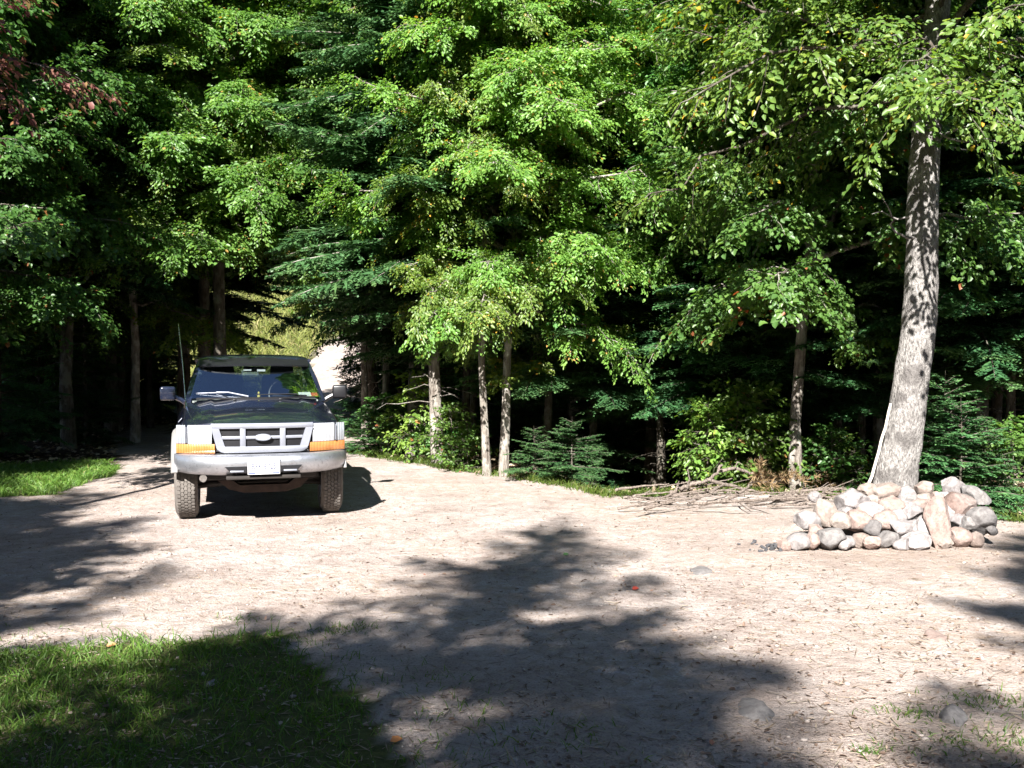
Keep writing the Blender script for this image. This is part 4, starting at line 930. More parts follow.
    # --- plate
    bm = new_bm(); PY = yb0-0.134; bm_box(bm, (0.0, PY, 0.556), (0.285, 0.006, 0.148), None, 0.0028)
    pl = bm_obj('licence_plate', bm, M['white'], root)
    text_mesh('lettering', 'BEK\u00b76725', 0.074, M['plate_blue'], pl, (0, PY-0.0042, 0.552), (math.pi/2, 0, 0), 0.0008, 0.74)
    text_mesh('lettering', 'NEW YORK', 0.024, M['plate_blue'], pl, (0, PY-0.0042, 0.611), (math.pi/2, 0, 0), 0.0008)
    for sx in (1, -1):
        bm = new_bm(); bm_box(bm, (sx*0.105, PY-0.0036, 0.494), (0.062, 0.003, 0.010)); bm_obj('plate_mark', bm, M['plate_navy'], pl)
    bm = new_bm(); bm_box(bm, (0.115, PY-0.0036, 0.611), (0.04, 0.003, 0.010)); bm_obj('plate_mark', bm, M['plate_green'], pl)
    # --- under the nose
    bm = new_bm()
    bm_prism(bm, [(-0.50, 0.47), (-0.30, 0.30), (-0.16, 0.262), (0.22, 0.262), (0.36, 0.30), (0.52, 0.47), (0.42, 0.47), (0.24, 0.335), (-0.2, 0.335), (-0.40, 0.47)], -0.36, -0.22)
    bm_obj('crossmember', bm, M['rust'], root)
    bm = new_bm()
    bm_box(bm, (0, 0.25, 0.44), (1.05, 1.3, 0.10)); bm_tube(bm, [(-0.62, 0, 0.36), (0.62, 0, 0.36)], 0.045, 10)
    bm_box(bm, (0.18, 0.0, 0.37), (0.2, 0.2, 0.19), None, 0.05)
    bm_box(bm, (0.0, -0.28, 0.455), (1.0, 0.34, 0.10), None, 0.02)
    for sx in (1, -1):
        bm_tube(bm, [(sx*0.28, -0.1, 0.34), (sx*0.60, 0.0, 0.30)], 0.03, 8); bm_tube(bm, [(sx*0.42, -0.25, 0.42), (sx*0.42, 3.7, 0.46)], 0.05, 8)
    bm_tube(bm, [(-0.5, -0.14, 0.33), (0.5, -0.14, 0.36)], 0.018, 8)
    bm_obj('chassis', bm, M['dull'], root)
    bm = new_bm(); bm_tube(bm, [(-0.3, 2.83, 0.36), (0.3, 2.83, 0.36)], 0.05, 10); bm_tube(bm, [(-0.6, 2.83, 0.36), (0.6, 2.83, 0.36)], 0.035, 10); bm_obj('rear_axle', bm, M['rust'], root)
    bm = new_bm(); bm_tube(bm, [(-0.13, -0.44, 0.475), (-0.13, -0.46, 0.42), (-0.13, -0.42, 0.40)], 0.012, 8); bm_tube(bm, [(0.26, -0.44, 0.475), (0.26, -0.46, 0.42), (0.26, -0.42, 0.40)], 0.012, 8); bm_obj('tow_hook', bm, M['rust'], root)
    bm = new_bm(); bm_tube(bm, [(-0.53, -0.47, 0.425), (-0.53, -0.44, 0.425), (-0.53, -0.40, 0.425)], [0.034, 0.042, 0.024], 16)
    bm_box(bm, (-0.53, -0.42, 0.47), (0.02, 0.03, 0.06)); bm_obj('fog_lamp', bm, M['chrome'], root)
    # --- wheels
    def wheel(sx, yc, steer=0):
        h = empty_part('wheel', (sx*0.675, yc, 0.36), root); h.rotation_euler[2] = steer
        bm = new_bm(); hw = 0.100
        prof = [(-hw+0.02, 0.21), (-hw, 0.25), (-hw-0.004, 0.31), (-hw+0.018, 0.348)]
        nb = 5
        for i in range(nb):
            a = -hw+0.022+i*(2*hw-0.044)/nb; b_ = a+(2*hw-0.044)/nb
            prof += [(a+0.006, 0.358), (b_-0.006, 0.358), (b_-0.004, 0.347), (b_+0.002, 0.347)]
        prof += [(hw-0.018, 0.348), (hw+0.004, 0.31), (hw, 0.25), (hw-0.02, 0.21)]
        bm_lathe_x(bm, prof, 0, 56)
        for i in range(56):                                      # cross grooves between the tread blocks
            a = 6.2832*i/56
            for q in range(nb):
                xx = -hw+0.022+(q+0.5)*(2*hw-0.044)/nb
                a2 = a+(q % 2)*0.055
                bm_box(bm, (xx, 0.3595*math.cos(a2), 0.3595*math.sin(a2)), (0.03, 0.022, 0.006), Quaternion((1, 0, 0), a2-math.pi/2))
        ty = bm_obj('tyre', bm, M['rubber'], h, 30)
        bm = new_bm(); o = sx*0.045
        bm_lathe_x(bm, [(-0.10, 0.212), (0.10, 0.212), (0.10, 0.20), (0.04*sx, 0.19), (0.05*sx, 0.06), (0.075*sx, 0.05), (0.075*sx, 0.002), (-0.02*sx, 0.002), (-0.02*sx, 0.19), (-0.10, 0.20)], 0, 32)
        for i in range(5):
            a = 6.2832*i/5; bm_box(bm, (o+sx*0.012, 0.125*math.cos(a), 0.125*math.sin(a)), (0.03, 0.05, 0.14), Quaternion((1, 0, 0), a-math.pi/2), 0.01)
        bm_obj('rim', bm, M['silver'], h)
    def empty_part(nm, loc, par):
        o = link(nm, None, par, loc); return o
    for sx in (1, -1): wheel(sx, 0, R_(-2)); wheel(sx, 2.83)
    # --- flares over the wheels, lower trim
    for (yc, sx) in ((0, 1), (0, -1), (2.83, 1), (2.83, -1)):
        bm = new_bm(); rings = []
        for i in range(25):
            a = R_(14)+(math.pi-R_(28))*i/24; c, s = math.cos(a), math.sin(a)
            rings.append([(sx*x, yc-r*c, max(0.44, 0.37+r*s) if False else 0.37+r*s) for x, r in ((0.755, 0.425), (0.805 if sx < 0 else 0.786, 0.425), (0.814 if sx < 0 else 0.790, 0.445), (0.804 if sx < 0 else 0.784, 0.470), (0.780, 0.49), (0.755, 0.488))])
        bm_loft(bm, rings); bm_obj('fender_flare', bm, M['flare'], root)
    for sx in (1, -1):
        bm = new_bm(); bm_box(bm, (sx*0.778, 1.42, 0.52), (0.022, 1.86, 0.17), None, 0.006); bm_obj('rocker_trim', bm, M['flare'], root)
    bm = new_bm(); bm_box(bm, (-0.735, -0.15, 0.945), (0.05, 0.09, 0.006), Quaternion((0, 1, 0), -0.85), 0.002); bm_obj('fender_reflection', bm, M['silver'], root)  # lamp reflection on the left fender, laid on as a silver plate
    # --- cab
    bm = new_bm(); rings = []
    for (y, zc, wv, zs) in ((1.20, 1.478, 0.565, 1.455), (1.24, 1.515, 0.588, 1.478), (1.34, 1.540, 0.602, 1.492), (1.6, 1.556, 0.612, 1.500), (1.95, 1.556, 0.612, 1.500), (2.12, 1.535, 0.605, 1.490), (2.18, 1.500, 0.59, 1.470)):
        top = [(0, zc), (wv*0.5, zc-0.006), (wv*0.8, zc-0.018), (wv*0.94, zc-0.034), (wv, zs), (wv-0.01, zs-0.03)]
        low = [(wv*0.9, zs-0.03), (wv*0.5, zc-0.055 if zc > 1.52 else zs-0.025), (0, zc-0.05 if zc > 1.52 else zs-0.02)]
        h = top+low; full = h+[(-x, z) for x, z in h[-2:0:-1]]
        rings.append([(x, y+0.07*(abs(x)/0.6)**2*(1 if y < 1.4 else 0), z) for x, z in full])
    bm_loft(bm, rings); roof = bm_obj('roof', bm, M['paint'], root, 45)
    for sx in (1, -1):
        bm = new_bm()
        bm_loft(bm, [[(sx*(0.655+a), 0.79+b_, 1.06) for a, b_ in ((0, 0), (0.065, 0.03), (0.07, 0.13), (0.03, 0.10))],
                     [(sx*(0.605+a), 1.05+b_, 1.30) for a, b_ in ((0, 0), (0.052, 0.03), (0.055, 0.11), (0.02, 0.09))],
                     [(sx*(0.548+a), 1.29+b_, 1.485) for a, b_ in ((0, 0), (0.042, 0.03), (0.045, 0.10), (0.02, 0.08))]])
        bm_loft(bm, [[(sx*(0.70+a), 2.06+b_, 1.0) for a, b_ in ((0, 0), (0.06, 0), (0.06, 0.14), (0, 0.14))], [(sx*(0.55+a), 2.02+b_, 1.49) for a, b_ in ((0, 0), (0.045, 0), (0.045, 0.14), (0, 0.14))]])
        bm_tube(bm, [(sx*0.598, 1.35, 1.485), (sx*0.604, 1.6, 1.492), (sx*0.598, 2.08, 1.485)], 0.022, 8)
        bm_obj('door_pillar', bm, M['paint'], root)
        bm = new_bm(); bm_loft(bm, [[(sx*0.735, 0.98, 1.035), (sx*0.739, 0.98, 1.035), (sx*0.739, 2.10, 1.035), (sx*0.735, 2.10, 1.035)], [(sx*0.588, 1.40, 1.475), (sx*0.592, 1.40, 1.475), (sx*0.592, 2.04, 1.475), (sx*0.588, 2.04, 1.475)]])
        bm_obj('side_window', bm, M['glass'], root)
        # door outline and handle
        dr = new_bm(); bm_tube(dr, [(sx*0.7795, 0.86, 0.60), (sx*0.7795, 0.86, 0.92)], 0.004, 5); bm_tube(dr, [(sx*0.7795, 2.02, 0.60), (sx*0.7795, 2.02, 0.95)], 0.004, 5); d = bm_obj('door', dr, M['black'], root)
        dr = new_bm(); bm_box(dr, (sx*0.785, 1.88, 0.90), (0.024, 0.14, 0.04), None, 0.01); bm_obj('handle', dr, M['black'], d)
        # mirrors
        bm = new_bm(); bm_box(bm, (sx*0.885, 0.93, 1.155), (0.155, 0.075, 0.145), Quaternion((0, 0, 1), -sx*0.12), 0.024, 3); bm_tube(bm, [(sx*0.70, 0.95, 1.05), (sx*0.76, 0.95, 1.09), (sx*0.84, 0.94, 1.13)], 0.026, 8)
        mi = bm_obj('door_mirror', bm, M['black'] if sx > 0 else M['paint'], root)
        if sx < 0: tag(mi, 'dark glossy door mirror')
        else: tag(mi, 'black door mirror')
        bm = new_bm(); bm_box(bm, (sx*0.885, 0.972, 1.155), (0.125, 0.006, 0.115), Quaternion((0, 0, 1), -sx*0.12), 0.01); bm_obj('mirror_glass', bm, M['mirror'], mi)
    # windscreen
    bm = new_bm(); nu, nv = 16, 8
    def ws(u, v, o):
        hw = 0.662+(0.560-0.662)*v; x = hw*u
        y = 0.785+(1.27-0.785)*v-0.06*(1-u*u)-0.012*math.sin(math.pi*v); z = 1.105+(1.472-1.105)*v
        return (x, y-0.6*o, z+0.8*o)
    A = [[bm.verts.new(ws(-1+2*i/nu, j/nv, 0)) for i in range(nu+1)] for j in range(nv+1)]
    for j in range(nv):
        for i in range(nu): bm.faces.new((A[j][i], A[j][i+1], A[j+1][i+1], A[j+1][i]))
    wsn = bm_obj('windscreen', bm, M['glass'], root)
    def sticker(nm, u, v, su, sv, m, par, o=-0.006):
        bm = new_bm(); q = [bm.verts.new(ws(u+a*su, v+b_*sv, o)) for a, b_ in ((-1, -1), (1, -1), (1, 1), (-1, 1))]; r = [bm.verts.new(ws(u+a*su, v+b_*sv, o-0.002)) for a, b_ in ((-1, -1), (1, -1), (1, 1), (-1, 1))]
        bm.faces.new(q); bm.faces.new(r[::-1])
        for i in range(4): bm.faces.new((q[i], r[i], r[(i+1) % 4], q[(i+1) % 4]))
        return bm_obj(nm, bm, m, par)
    tag(sticker('sticker', 0.77, 0.10, 0.10, 0.055, M['white'], wsn), 'white sticker low on the windscreen'); tag(sticker('sticker', 0.925, 0.09, 0.055, 0.045, M['red'], wsn), 'red sticker low on the windscreen')
    sticker('sticker', -0.13, 0.83, 0.072, 0.06, M['white'], wsn); sticker('sticker', 0.115, 0.79, 0.075, 0.04, M['white'], wsn)
    # sun visor over the windscreen
    bm = new_bm(); rings = []
    for i in range(21):
        u = -1+2*i/20; x = 0.575*u; yb = 0.07*u*u*1.2; e = 0.03*abs(u)**6
        rings.append([(x, 1.07+yb+e, 1.432-0.012*u*u), (x, 1.06+yb+e, 1.448-0.014*u*u), (x, 1.16+yb, 1.494-0.02*u*u), (x, 1.27+yb, 1.522-0.022*u*u), (x, 1.27+yb, 1.508-0.022*u*u), (x, 1.16+yb, 1.480-0.02*u*u)])
    bm_loft(bm, rings); bm_obj('sun_visor', bm, M['black'], root, 50)
    # wipers
    for pts, bl in ((((-0.08, 0.735, 1.122), (-0.28, 0.765, 1.165), (-0.40, 0.80, 1.168)), ((-0.60, 0.842, 1.152), (-0.30, 0.772, 1.160))), (((0.52, 0.78, 1.122), (0.30, 0.745, 1.136), (0.14, 0.74, 1.148)), ((0.0, 0.712, 1.136), (0.42, 0.750, 1.140)))):
        bm = new_bm(); bm_tube(bm, pts, [0.009, 0.007, 0.006], 6); bm_tube(bm, [(a[0], a[1]-0.012, a[2]+0.004) for a in bl], 0.006, 6); bm_obj('wiper', bm, M['silver'] if pts[0][0] < 0 else M['black'], root)
    # rear window, bed and tailgate
    bm = new_bm(); bm_loft(bm, [[(-0.70, 2.165, 1.035), (0.70, 2.165, 1.035), (0.70, 2.17, 1.035), (-0.70, 2.17, 1.035)], [(-0.56, 2.125, 1.475), (0.56, 2.125, 1.475), (0.56, 2.13, 1.475), (-0.56, 2.13, 1.475)]]); bm_obj('rear_window', bm, M['glass'], root)
    bm = new_bm()
    for sx in (1, -1): bm_box(bm, (sx*0.748, 3.09, 0.87), (0.055, 1.62, 0.29), None, 0.012)
    bm_box(bm, (0, 2.30, 0.87), (1.50, 0.04, 0.29), None, 0.008); bm_obj('cargo_bed', bm, M['paint'], root)
    bm = new_bm(); bm_box(bm, (0, 3.915, 0.80), (1.53, 0.05, 0.42), None, 0.012); bm_obj('tailgate', bm, M['paint'], root)
    bm = new_bm(); bm_box(bm, (0, 4.0, 0.52), (1.62, 0.14, 0.14), None, 0.03); bm_obj('rear_bumper', bm, M['worn'], root)
    for sx in (1, -1):
        bm = new_bm(); bm_box(bm, (sx*0.73, 3.925, 0.82), (0.07, 0.05, 0.28), None, 0.01); bm_obj('tail_lamp', bm, M['red'], root)
    # cabin
    bm = new_bm(); bm_slab(bm, linsp(-0.64, 0.64, 15), lambda x: 0.82-0.04*(1-(x/0.64)**2), lambda x: 1.03, lambda x: 1.085+0.012*math.cos(x*3), 0.34, 3, 0.02); bm_obj('dashboard', bm, M['dash'], root)
    for sx in (1, -1):
        bm = new_bm(); bm_box(bm, (sx*0.33, 1.78, 1.14), (0.46, 0.16, 0.36), Quaternion((1, 0, 0), -0.16), 0.05, 3); bm_box(bm, (sx*0.33, 1.83, 1.36), (0.26, 0.10, 0.13), Quaternion((1, 0, 0), -0.1), 0.035, 3); bm_obj('seat', bm, M['seat'], root)
    bm = new_bm(); k = 28; rings = []
    for i in range(k+1):
        a = 6.2832*i/k; c = Vector((0.34+0.185*math.cos(a), 1.22+0.085*math.sin(a), 1.115+0.165*math.sin(a)))
        d = Vector((math.cos(a), 0.46*math.sin(a), 0.89*math.sin(a))); nrm = Vector((0, -0.89, 0.46))
        rings.append([tuple(c+(d*math.cos(6.2832*j/7)+nrm*math.sin(6.2832*j/7))*0.014) for j in range(7)])
    bm_loft(bm, rings, caps=False); bm_box(bm, (0.34, 1.215, 1.10), (0.30, 0.03, 0.06), None, 0.01); bm_obj('steering_wheel', bm, M['black'], root)
    bm = new_bm(); bm_box(bm, (-0.005, 1.22, 1.395), (0.21, 0.025, 0.055), None, 0.01); bm_tube(bm, [(0, 1.23, 1.41), (0, 1.24, 1.45)], 0.008, 6); bm_obj('rear_view_mirror', bm, M['black'], root)
    # antenna
    bm = new_bm(); bm_tube(bm, [(-0.70, 0.55, 1.02), (-0.70, 0.55, 1.09)], [0.018, 0.008], 8); bm_tube(bm, [(-0.70, 0.55, 1.08), (-0.725, 0.60, 1.45), (-0.765, 0.64, 1.87)], [0.0055, 0.005, 0.004], 6); bm_obj('antenna', bm, M['chrome'], root)
    # little ornament on the dash, resting free
    q = root.matrix_basis @ Vector((0.03, 0.84, 1.098)) if False else (Matrix.Translation(root.location) @ Matrix.Rotation(R_(16), 4, 'Z')) @ Vector((0.03, 0.86, 1.104))
    bm = new_bm(); bm_tube(bm, [(0, 0, -0.005), (0, 0, 0.012), (0, 0, 0.026), (0, 0, 0.036), (0, 0, 0.05), (0, 0, 0.062)], [0.012, 0.018, 0.015, 0.009, 0.013, 0.004], 12)
    o = bm_obj('dashboard_ornament', bm, M['yellow']); o.location = q; tag(o, 'small yellow ornament on the dashboard behind the windscreen', 'ornament')
build_truck()
# ------------------------------------------------------------------ fire ring rocks
def mat_rock(name, c1, c2, spot):
    m, n, b = new_mat(name)
    v = coords(n); oi = n.nodes.new('ShaderNodeObjectInfo')
    ad = node(n, 'ShaderNodeVectorMath', operation='ADD'); n.links.new(v, ad.inputs[0])
    sc = node(n, 'ShaderNodeMath', operation='MULTIPLY'); sc.inputs[1].default_value = 37.0; n.links.new(oi.outputs['Random'], sc.inputs[0]); n.links.new(sc.outputs[0], ad.inputs[1])
    n1 = noise(n, 6, 6, 0.65, ad.outputs[0]); n2 = noise(n, 26, 5, 0.7, ad.outputs[0]); n3 = noise(n, 3, 3, 0.5, ad.outputs[0])
    r = ramp(n, [(0.35, c1), (0.65, c2)]); n.links.new(n1.outputs[0], r.inputs[0])
    s = ramp(n, [(0.50, (0, 0, 0)), (0.66, (0.85, 0.85, 0.85))]); n.links.new(n3.outputs[0], s.inputs[0])
    c = mixc(n, s.outputs[0], r.outputs[0], spot)
    g = ramp(n, [(0.34, (0.52, 0.50, 0.50)), (0.58, (1, 1, 1))]); n.links.new(n2.outputs[0], g.inputs[0])
    c = mixc(n, 0.8, c, g.outputs[0], 'MULTIPLY'); c = mixc(n, 1.0, c, (0.62, 0.60, 0.60), 'MULTIPLY')
    n.links.new(c, b.inputs['Base Color']); b.inputs['Roughness'].default_value = 0.9; b.inputs['Specular IOR Level'].default_value = 0.2
    bump(n, b, n2.outputs[0], 0.012, 0.8)
    return m
RM = {'white': mat_rock('white_rock', (0.34, 0.32, 0.315), (0.47, 0.445, 0.435), (0.28, 0.26, 0.26)),
      'pink': mat_rock('pink_rock', (0.36, 0.27, 0.235), (0.48, 0.385, 0.345), (0.32, 0.25, 0.22)),
      'tan': mat_rock('tan_rock', (0.36, 0.30, 0.26), (0.48, 0.42, 0.375), (0.28, 0.22, 0.19)),
      'grey': mat_rock('grey_rock', (0.24, 0.235, 0.235), (0.36, 0.345, 0.33), (0.17, 0.165, 0.165)),
      'brown': mat_rock('brown_rock', (0.26, 0.21, 0.19), (0.40, 0.34, 0.31), (0.14, 0.07, 0.05))}
def rock_mesh(seed, sx, sy, sz):
    rng = np.random.default_rng(seed)
    bm = new_bm(); bmesh.ops.create_icosphere(bm, subdivisions=4, radius=1)
    V = np.array([v.co[:] for v in bm.verts])
    pl = unit(rng.normal(size=(13, 3))); dd = rng.uniform(0.66, 0.95, 13)
    for _ in range(2):
        for p, d in zip(pl, dd):                                 # flat broken faces
            s = V@p; over = np.maximum(0, s-d); V = V-p[None]*over[:, None]*0.85
    for k in range(10):
        kv = rng.normal(size=3)*(1.5+0.9*k); V = V*(1+0.030/(1+0.25*k)*np.sin(V@kv+rng.uniform(0, 6.28)))[:, None]
    V = V/np.abs(V).max(0)[None]*np.array([sx, sy, sz])[None]
    for v, c in zip(bm.verts, V): v.co = c
    return bm
def put_rock(px, py, w_, h_, col, label, tilt=0.0, Y=None, group='rocks of the fire ring', deep=1.0, name='rock'):
    if Y is None:
        g = 8.30+max(0, (548-(py+h_/2)))/60*0.78
        Y = g
    s = Y/FPX; a, c = w_*s/2*1.25, h_*s/2*1.25
    b = 0.55*(a+c)*deep
    Y2 = Y+b*0.75
    p = at(px, py, Y2)
    o = bm_obj(name, rock_mesh(int(px*7+py*13), a*Y2/Y, b, c*Y2/Y), RM[col], None, 34)
    o.location = p; o.rotation_euler = (rnd.uniform(-.15, .15), tilt, rnd.uniform(-.25, .25))
    tag(o, label, 'rock', group)
    lo = p.z-c*Y2/Y*0.92
    if Y <= 8.5 and lo > 0.02 and py+h_/2 > 538: o.location.z -= lo
    return o
ROCKS = [
 (785, 545, 13, 12, 'pink', 'small pink rock at the extreme left of the bottom row of the rock pile'),
 (799, 542, 21, 15, 'white', 'white round rock in the bottom row, second from its left end'),
 (806, 519, 23, 18, 'white', 'large white rock at the upper left shoulder of the pile'),
 (798, 531, 19, 15, 'grey', 'grey white rock under the large white rock at the left shoulder'),
 (830, 538, 26, 20, 'grey', 'big grey based rock in the bottom row with a dark hollow to its left'),
 (813, 541, 11, 15, 'pink', 'narrow pink rock wedged between two bottom row rocks at the left'),
 (825, 514, 19, 27, 'tan', 'upright tan rock right of the large white shoulder rock'),
 (838, 522, 22, 18, 'tan', 'cream rock directly above the big grey based rock'),
 (858, 521, 27, 18, 'pink', 'pale pink flat rock under the two large white upper rocks'),
 (851, 503, 31, 24, 'white', 'largest white rock at the left of the upper row'),
 (867, 490, 16, 13, 'tan', 'small tan rock on top against the left foot of the leaning tree'),
 (869, 510, 25, 16, 'white', 'white wedge shaped rock below the long tan top rock'),
 (884, 492, 28, 15, 'tan', 'long tan rock on top right in front of the trunk'),
 (848, 535, 12, 11, 'grey', 'small grey rock in a dark hollow of the bottom row'),
 (861, 535, 16, 13, 'tan', 'flat tan rock in the middle of the bottom row'),
 (891, 507, 24, 20, 'pink', 'pinkish slab below the long tan top rock'),
 (906, 495, 17, 15, 'white', 'small white rock on top just right of the trunk'),
 (924, 489, 18, 13, 'tan', 'cream capped rock on top between the trunk and the right heap'),
 (924, 498, 16, 9, 'tan', 'thin tan rock under the cream capped one'),
 (909, 512, 23, 18, 'white', 'white blocky rock in the middle of the pile'),
 (886, 521, 22, 18, 'pink', 'pale pink rock left of the bright white diamond shaped one'),
 (901, 528, 23, 18, 'white', 'bright white diamond shaped rock low in the middle'),
 (886, 536, 21, 15, 'grey', 'grey rock low in the bottom row, left of the diamond shaped one'),
 (923, 525, 19, 27, 'white', 'upright pale slab left of the tall pink slab'),
 (916, 541, 26, 15, 'white', 'whitish rock in the bottom row under the diamond shaped one'),
 (921, 505, 18, 12, 'pink', 'flat pink rock above the upright pale slab'),
 (937, 500, 13, 14, 'pink', 'small pink rock on top of the tall pink slab'),
 (952, 487, 21, 17, 'white', 'highest white rock at the right end of the pile'),
 (974, 497, 29, 17, 'grey', 'long grey white rock sloping down the right end of the pile'),
 (958, 507, 29, 24, 'brown', 'brown stained rock with a reddish patch in the right heap'),
 (981, 521, 25, 24, 'grey', 'big dark grey rock at the right end of the pile'),
 (958, 519, 16, 12, 'white', 'white triangular rock tucked beneath the brown stained one'),
 (959, 532, 21, 17, 'pink', 'pinkish rock at the foot of the right heap'),
 (975, 533, 15, 14, 'tan', 'small tan rock at the foot of the dark grey rock'),
 (992, 530, 10, 9, 'grey', 'tiny grey rock at the extreme right end of the pile'),
]
for (px, py, w_, h_, col, lab) in ROCKS:
    put_rock(px, py, w_, h_, col, lab, 0.45 if 'sloping' in lab else rnd.uniform(-.2, .2))
FILL = 'small rock wedged between the larger rocks of the fire ring pile'
for k, (px, py, w_, h_) in enumerate(((816, 531, 15, 13), (846, 513, 14, 12), (873, 528, 17, 15), (873, 501, 14, 11), (899, 517, 15, 13), (931, 513, 13, 15), (946, 513, 14, 15), (968, 524, 14, 13), (944, 539, 15, 12), (902, 544, 16, 11), (872, 542, 15, 11), (845, 544, 13, 10), (912, 500, 13, 10), (880, 505, 13, 10), (935, 532, 13, 18), (966, 511, 14, 13), (945, 497, 12, 12), (818, 521, 13, 13), (860, 512, 13, 11), (914, 528, 14, 14))):
    put_rock(px, py, w_, h_, ('pink', 'white', 'grey', 'tan', 'white')[k % 5], FILL, rnd.uniform(-.3, .3), None, 'small rocks wedged in the fire ring')
put_rock(938, 524, 22, 46, 'pink', 'tall pink slab standing upright in the right half of the pile', -0.08, 8.35, deep=0.5)
put_rock(815, 497, 12, 9, 'white', 'small white rock lying among the sticks left of the pile', 0, 9.6, 'rocks of the fire ring')
for (px, py, w_, h_, col, lab) in (
    (953, 719, 24, 11, 'grey', 'flat rock half buried in the dirt at the lower right'),
    (757, 716, 34, 9, 'grey', 'long flat rock half buried at the lower middle'),
    (700, 571, 20, 5, 'grey', 'flat pale rock flush with the dirt beside the tree shadow'),
    (936, 637, 18, 5, 'pink', 'flat pale rock flush with the sunlit dirt below the rock pile'),
    (212, 683, 8, 5, 'white', 'small white stone in the lit patch of grass')):
    g = G(px, py+h_/2); o = put_rock(px, py, w_, h_*1.5, col, lab, 0, g.y, 'rocks bedded in the dirt', 2.2); o.location.z = h1(o.location.x, o.location.y)-0.004

# charcoal at the open end of the ring
bm = new_bm(); rg2 = random.Random(4); g0 = G(768, 549)
for k in range(26):
    bm_box(bm, (g0.x+rg2.gauss(0, .08), g0.y+rg2.gauss(0, .10), h1(g0.x, g0.y)+rg2.uniform(0.0, .02)), (rg2.uniform(.015, .06), rg2.uniform(.012, .03), rg2.uniform(.012, .025)), Quaternion((rg2.uniform(-.3, .3), rg2.uniform(-.3, .3), 1), rg2.uniform(0, 6)), 0.003, 1)
tag(bm_obj('charcoal', bm, mat_plain('charcoal', (0.05, 0.05, 0.055), 0.9, var=0.5), None), 'scatter of grey black charcoal at the left foot of the rock pile', 'charcoal', None, 'stuff')

# ------------------------------------------------------------------ brush pile
def stick(pts, r0, label, group=None, name='stick', forks=(), r1=None, mat=None):
    wd = Wood(); rng = np.random.default_rng(int(abs(pts[0][0])*1000)+len(pts))
    def path(P, a, b):
        P = np.array([tuple(p) for p in P], float); n = max(8, len(P)*4)
        s = np.linspace(0, 1, len(P)); t = np.linspace(0, 1, n)
        Q = np.column_stack([np.interp(t, s, P[:, c]) for c in range(3)])
        Q[1:-1] = (Q[:-2]+2*Q[1:-1]+Q[2:])/4; Q += rng.normal(size=Q.shape)*a*0.25
        wd.tube(Q, np.linspace(a, b, n), 7, 0.05, rng)
    path(pts, r0, r1 or r0*0.4)
    for (P, a) in forks: path(P, a, a*0.35)
    return tag(link(name, wd.mesh(name, mat or M['stick'])), label, 'stick', group)
YB = 11.3
def L_(pts, y0=YB, dy=0.0): return [at(px, py, y0+dy*i/max(1, len(pts)-1)) for i, (px, py) in enumerate(pts)]
stick(L_([(630, 498), (638, 503), (650, 503), (668, 497), (678, 488), (695, 484), (709, 480), (716, 473), (721, 464)], 11.2, 0.4), 0.034,
      'long bent dead branch with a fork arching over the brush pile', None, 'dead_branch',
      forks=((L_([(709, 480), (722, 484), (740, 488), (762, 493), (790, 497)], 11.4, 0.3), 0.024), (L_([(678, 488), (679, 481)], 11.3), 0.014), (L_([(630, 498), (627, 502)], 11.2), 0.012)))
stick(L_([(719, 471), (735, 468), (748, 472), (764, 478), (780, 486)], 11.7, 0.2), 0.022, 'curved dead branch arching right of the forked one', None, 'dead_branch', forks=((L_([(735, 468), (738, 461), (742, 465)], 11.7), 0.008),))
for k, (a, b_, lab) in enumerate((((738, 494), (752, 484), 'short stick crossing the right arm of the forked branch'), ((708, 493), (726, 484), 'stick leaning up under the fork of the long branch'), ((722, 514), (770, 492), 'pale straight stick slanting up out of the front of the brush pile'), ((745, 505), (790, 504), 'dark thick stick lying in the middle of the brush pile'), ((795, 497), (822, 506), 'short pale stick beside the small white rock'), ((770, 497), (812, 496), 'long pale stick along the back of the brush pile'))):
    pa = at(a[0], a[1], 11.0-0.04*k); pb = at(b_[0], b_[1], 11.2)
    pa.z = max(pa.z, 0.03); pb.z = max(pb.z, 0.03)
    stick([pa, (pa+pb)/2+Vector((0, 0, rnd.uniform(-.01, .03))), pb], 0.02, lab, 'sticks of the brush pile')
rg3 = random.Random(12)
for k in range(46):
    px = rg3.uniform(640, 835); py = rg3.uniform(493, 516)-0.05*(px-640)*0.2
    g = G(px, py); ln = rg3.uniform(0.25, 0.95); an = rg3.gauss(0.1, 0.8); el = rg3.uniform(-0.05, 0.22)
    z0 = h1(g.x, g.y)+rg3.uniform(0.012, 0.10)
    d = Vector((math.cos(an), math.sin(an), el))*ln/2; c = Vector((g.x, g.y, z0+abs(el)*ln/2))
    bend = Vector((rg3.gauss(0, .03), rg3.gauss(0, .05), rg3.uniform(0, .03)))
    fk = ((([c+bend, c+bend+d*0.5+Vector((0, rg3.gauss(0, .1), .06))]), 0.006),) if rg3.random() < .5 else ()
    stick([c-d, c+bend, c+d], rg3.uniform(0.006, 0.016), 'thin weathered stick lying loose in the low brush pile', 'loose sticks of the brush pile', forks=fk)
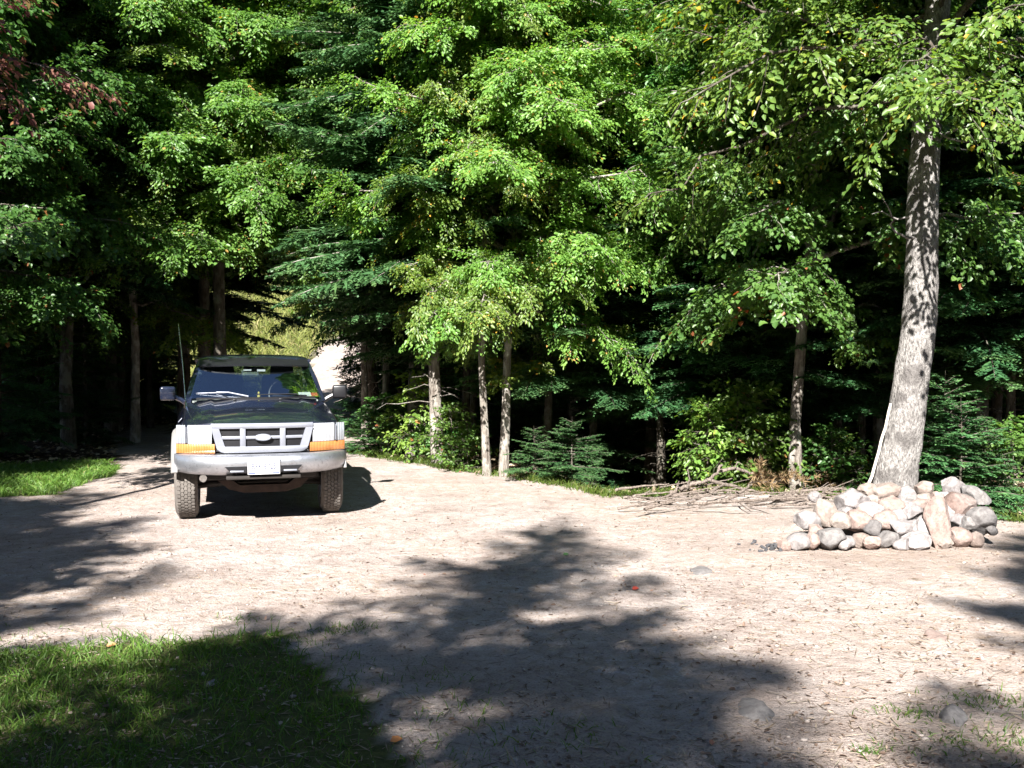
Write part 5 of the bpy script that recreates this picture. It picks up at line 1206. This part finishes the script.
# dead fir branches with rusty needles at the back of the pile
rng = np.random.default_rng(9)
wd, lv = Wood(), Leaves()
b0 = at(745, 487, 11.9)
for k in range(15):
    p0 = np.array([b0.x+rng.uniform(0, 0.75), b0.y+rng.uniform(-.15, .25), rng.uniform(0.02, 0.12)])
    P = curve_path(rng, p0, [rng.uniform(-.3, 1.0), rng.normal()*.4, rng.uniform(.05, .55)], rng.uniform(.3, .6), 7, 0.35, 0.3)
    wd.tube(P, np.linspace(0.008, 0.002, 7), 4)
    n = 150; t = rng.uniform(0.1, 1, n)
    B = np.column_stack([np.interp(t*6, np.arange(7), P[:, c]) for c in range(3)])
    T = unit((P[-1]-P[0])[None]); D = unit(T+rng.normal(size=(n, 3))*0.75)
    lv.strip(B, D, rng.normal(size=(n, 3)), rng.uniform(.03, .13, n), np.full(n, 0.008), np.clip(rng.beta(2, 2, n), 0, 1))
o = empty('dead_fir_branch', (0, 0, 0), 'dead fir boughs with rusty straw needles around the foot of the mottled trunk', 'branch')
link('branch_wood', wd.mesh('branch_wood', M['stick']), o); link('needles', lv.mesh('needles', M['dead_needle']), o)
# pole leaning on the trunk, red leaf on the ground
stick([at(866, 494, 9.42), at(880, 447, 9.5), at(891, 404, 9.6)], 0.015, 'pale straight pole leaning against the left side of the big trunk', None, 'leaning_pole', r1=0.012, mat=M['pole'])
for (px, py, col, lab) in ((632, 591, (0.36, 0.05, 0.03), 'single bright red leaf lying in the tree shadow'), (563, 558, (0.07, 0.15, 0.05), 'single green leaf lying in the tip of the tree shadow'), (106, 650, (0.40, 0.17, 0.08), 'single rusty leaf standing in the lit grass'), (390, 746, (0.34, 0.14, 0.04), 'single orange leaf in the dark grass near the lower edge')):
    g = G(px, py); lv = Leaves(); lv.leaf(np.array([[g.x, g.y, h1(g.x, g.y)+0.012]]), np.array([[0.9, 0.4, 0.15]]), np.array([[0, -0.5, 1.0]]), np.array([0.055]), np.array([0.038]), np.array([0.5]))
    tag(link('fallen_leaf', lv.mesh('fallen_leaf', mat_plain('leaf_colour', col, 0.6, var=0.2, scale=60))), lab, 'leaf')
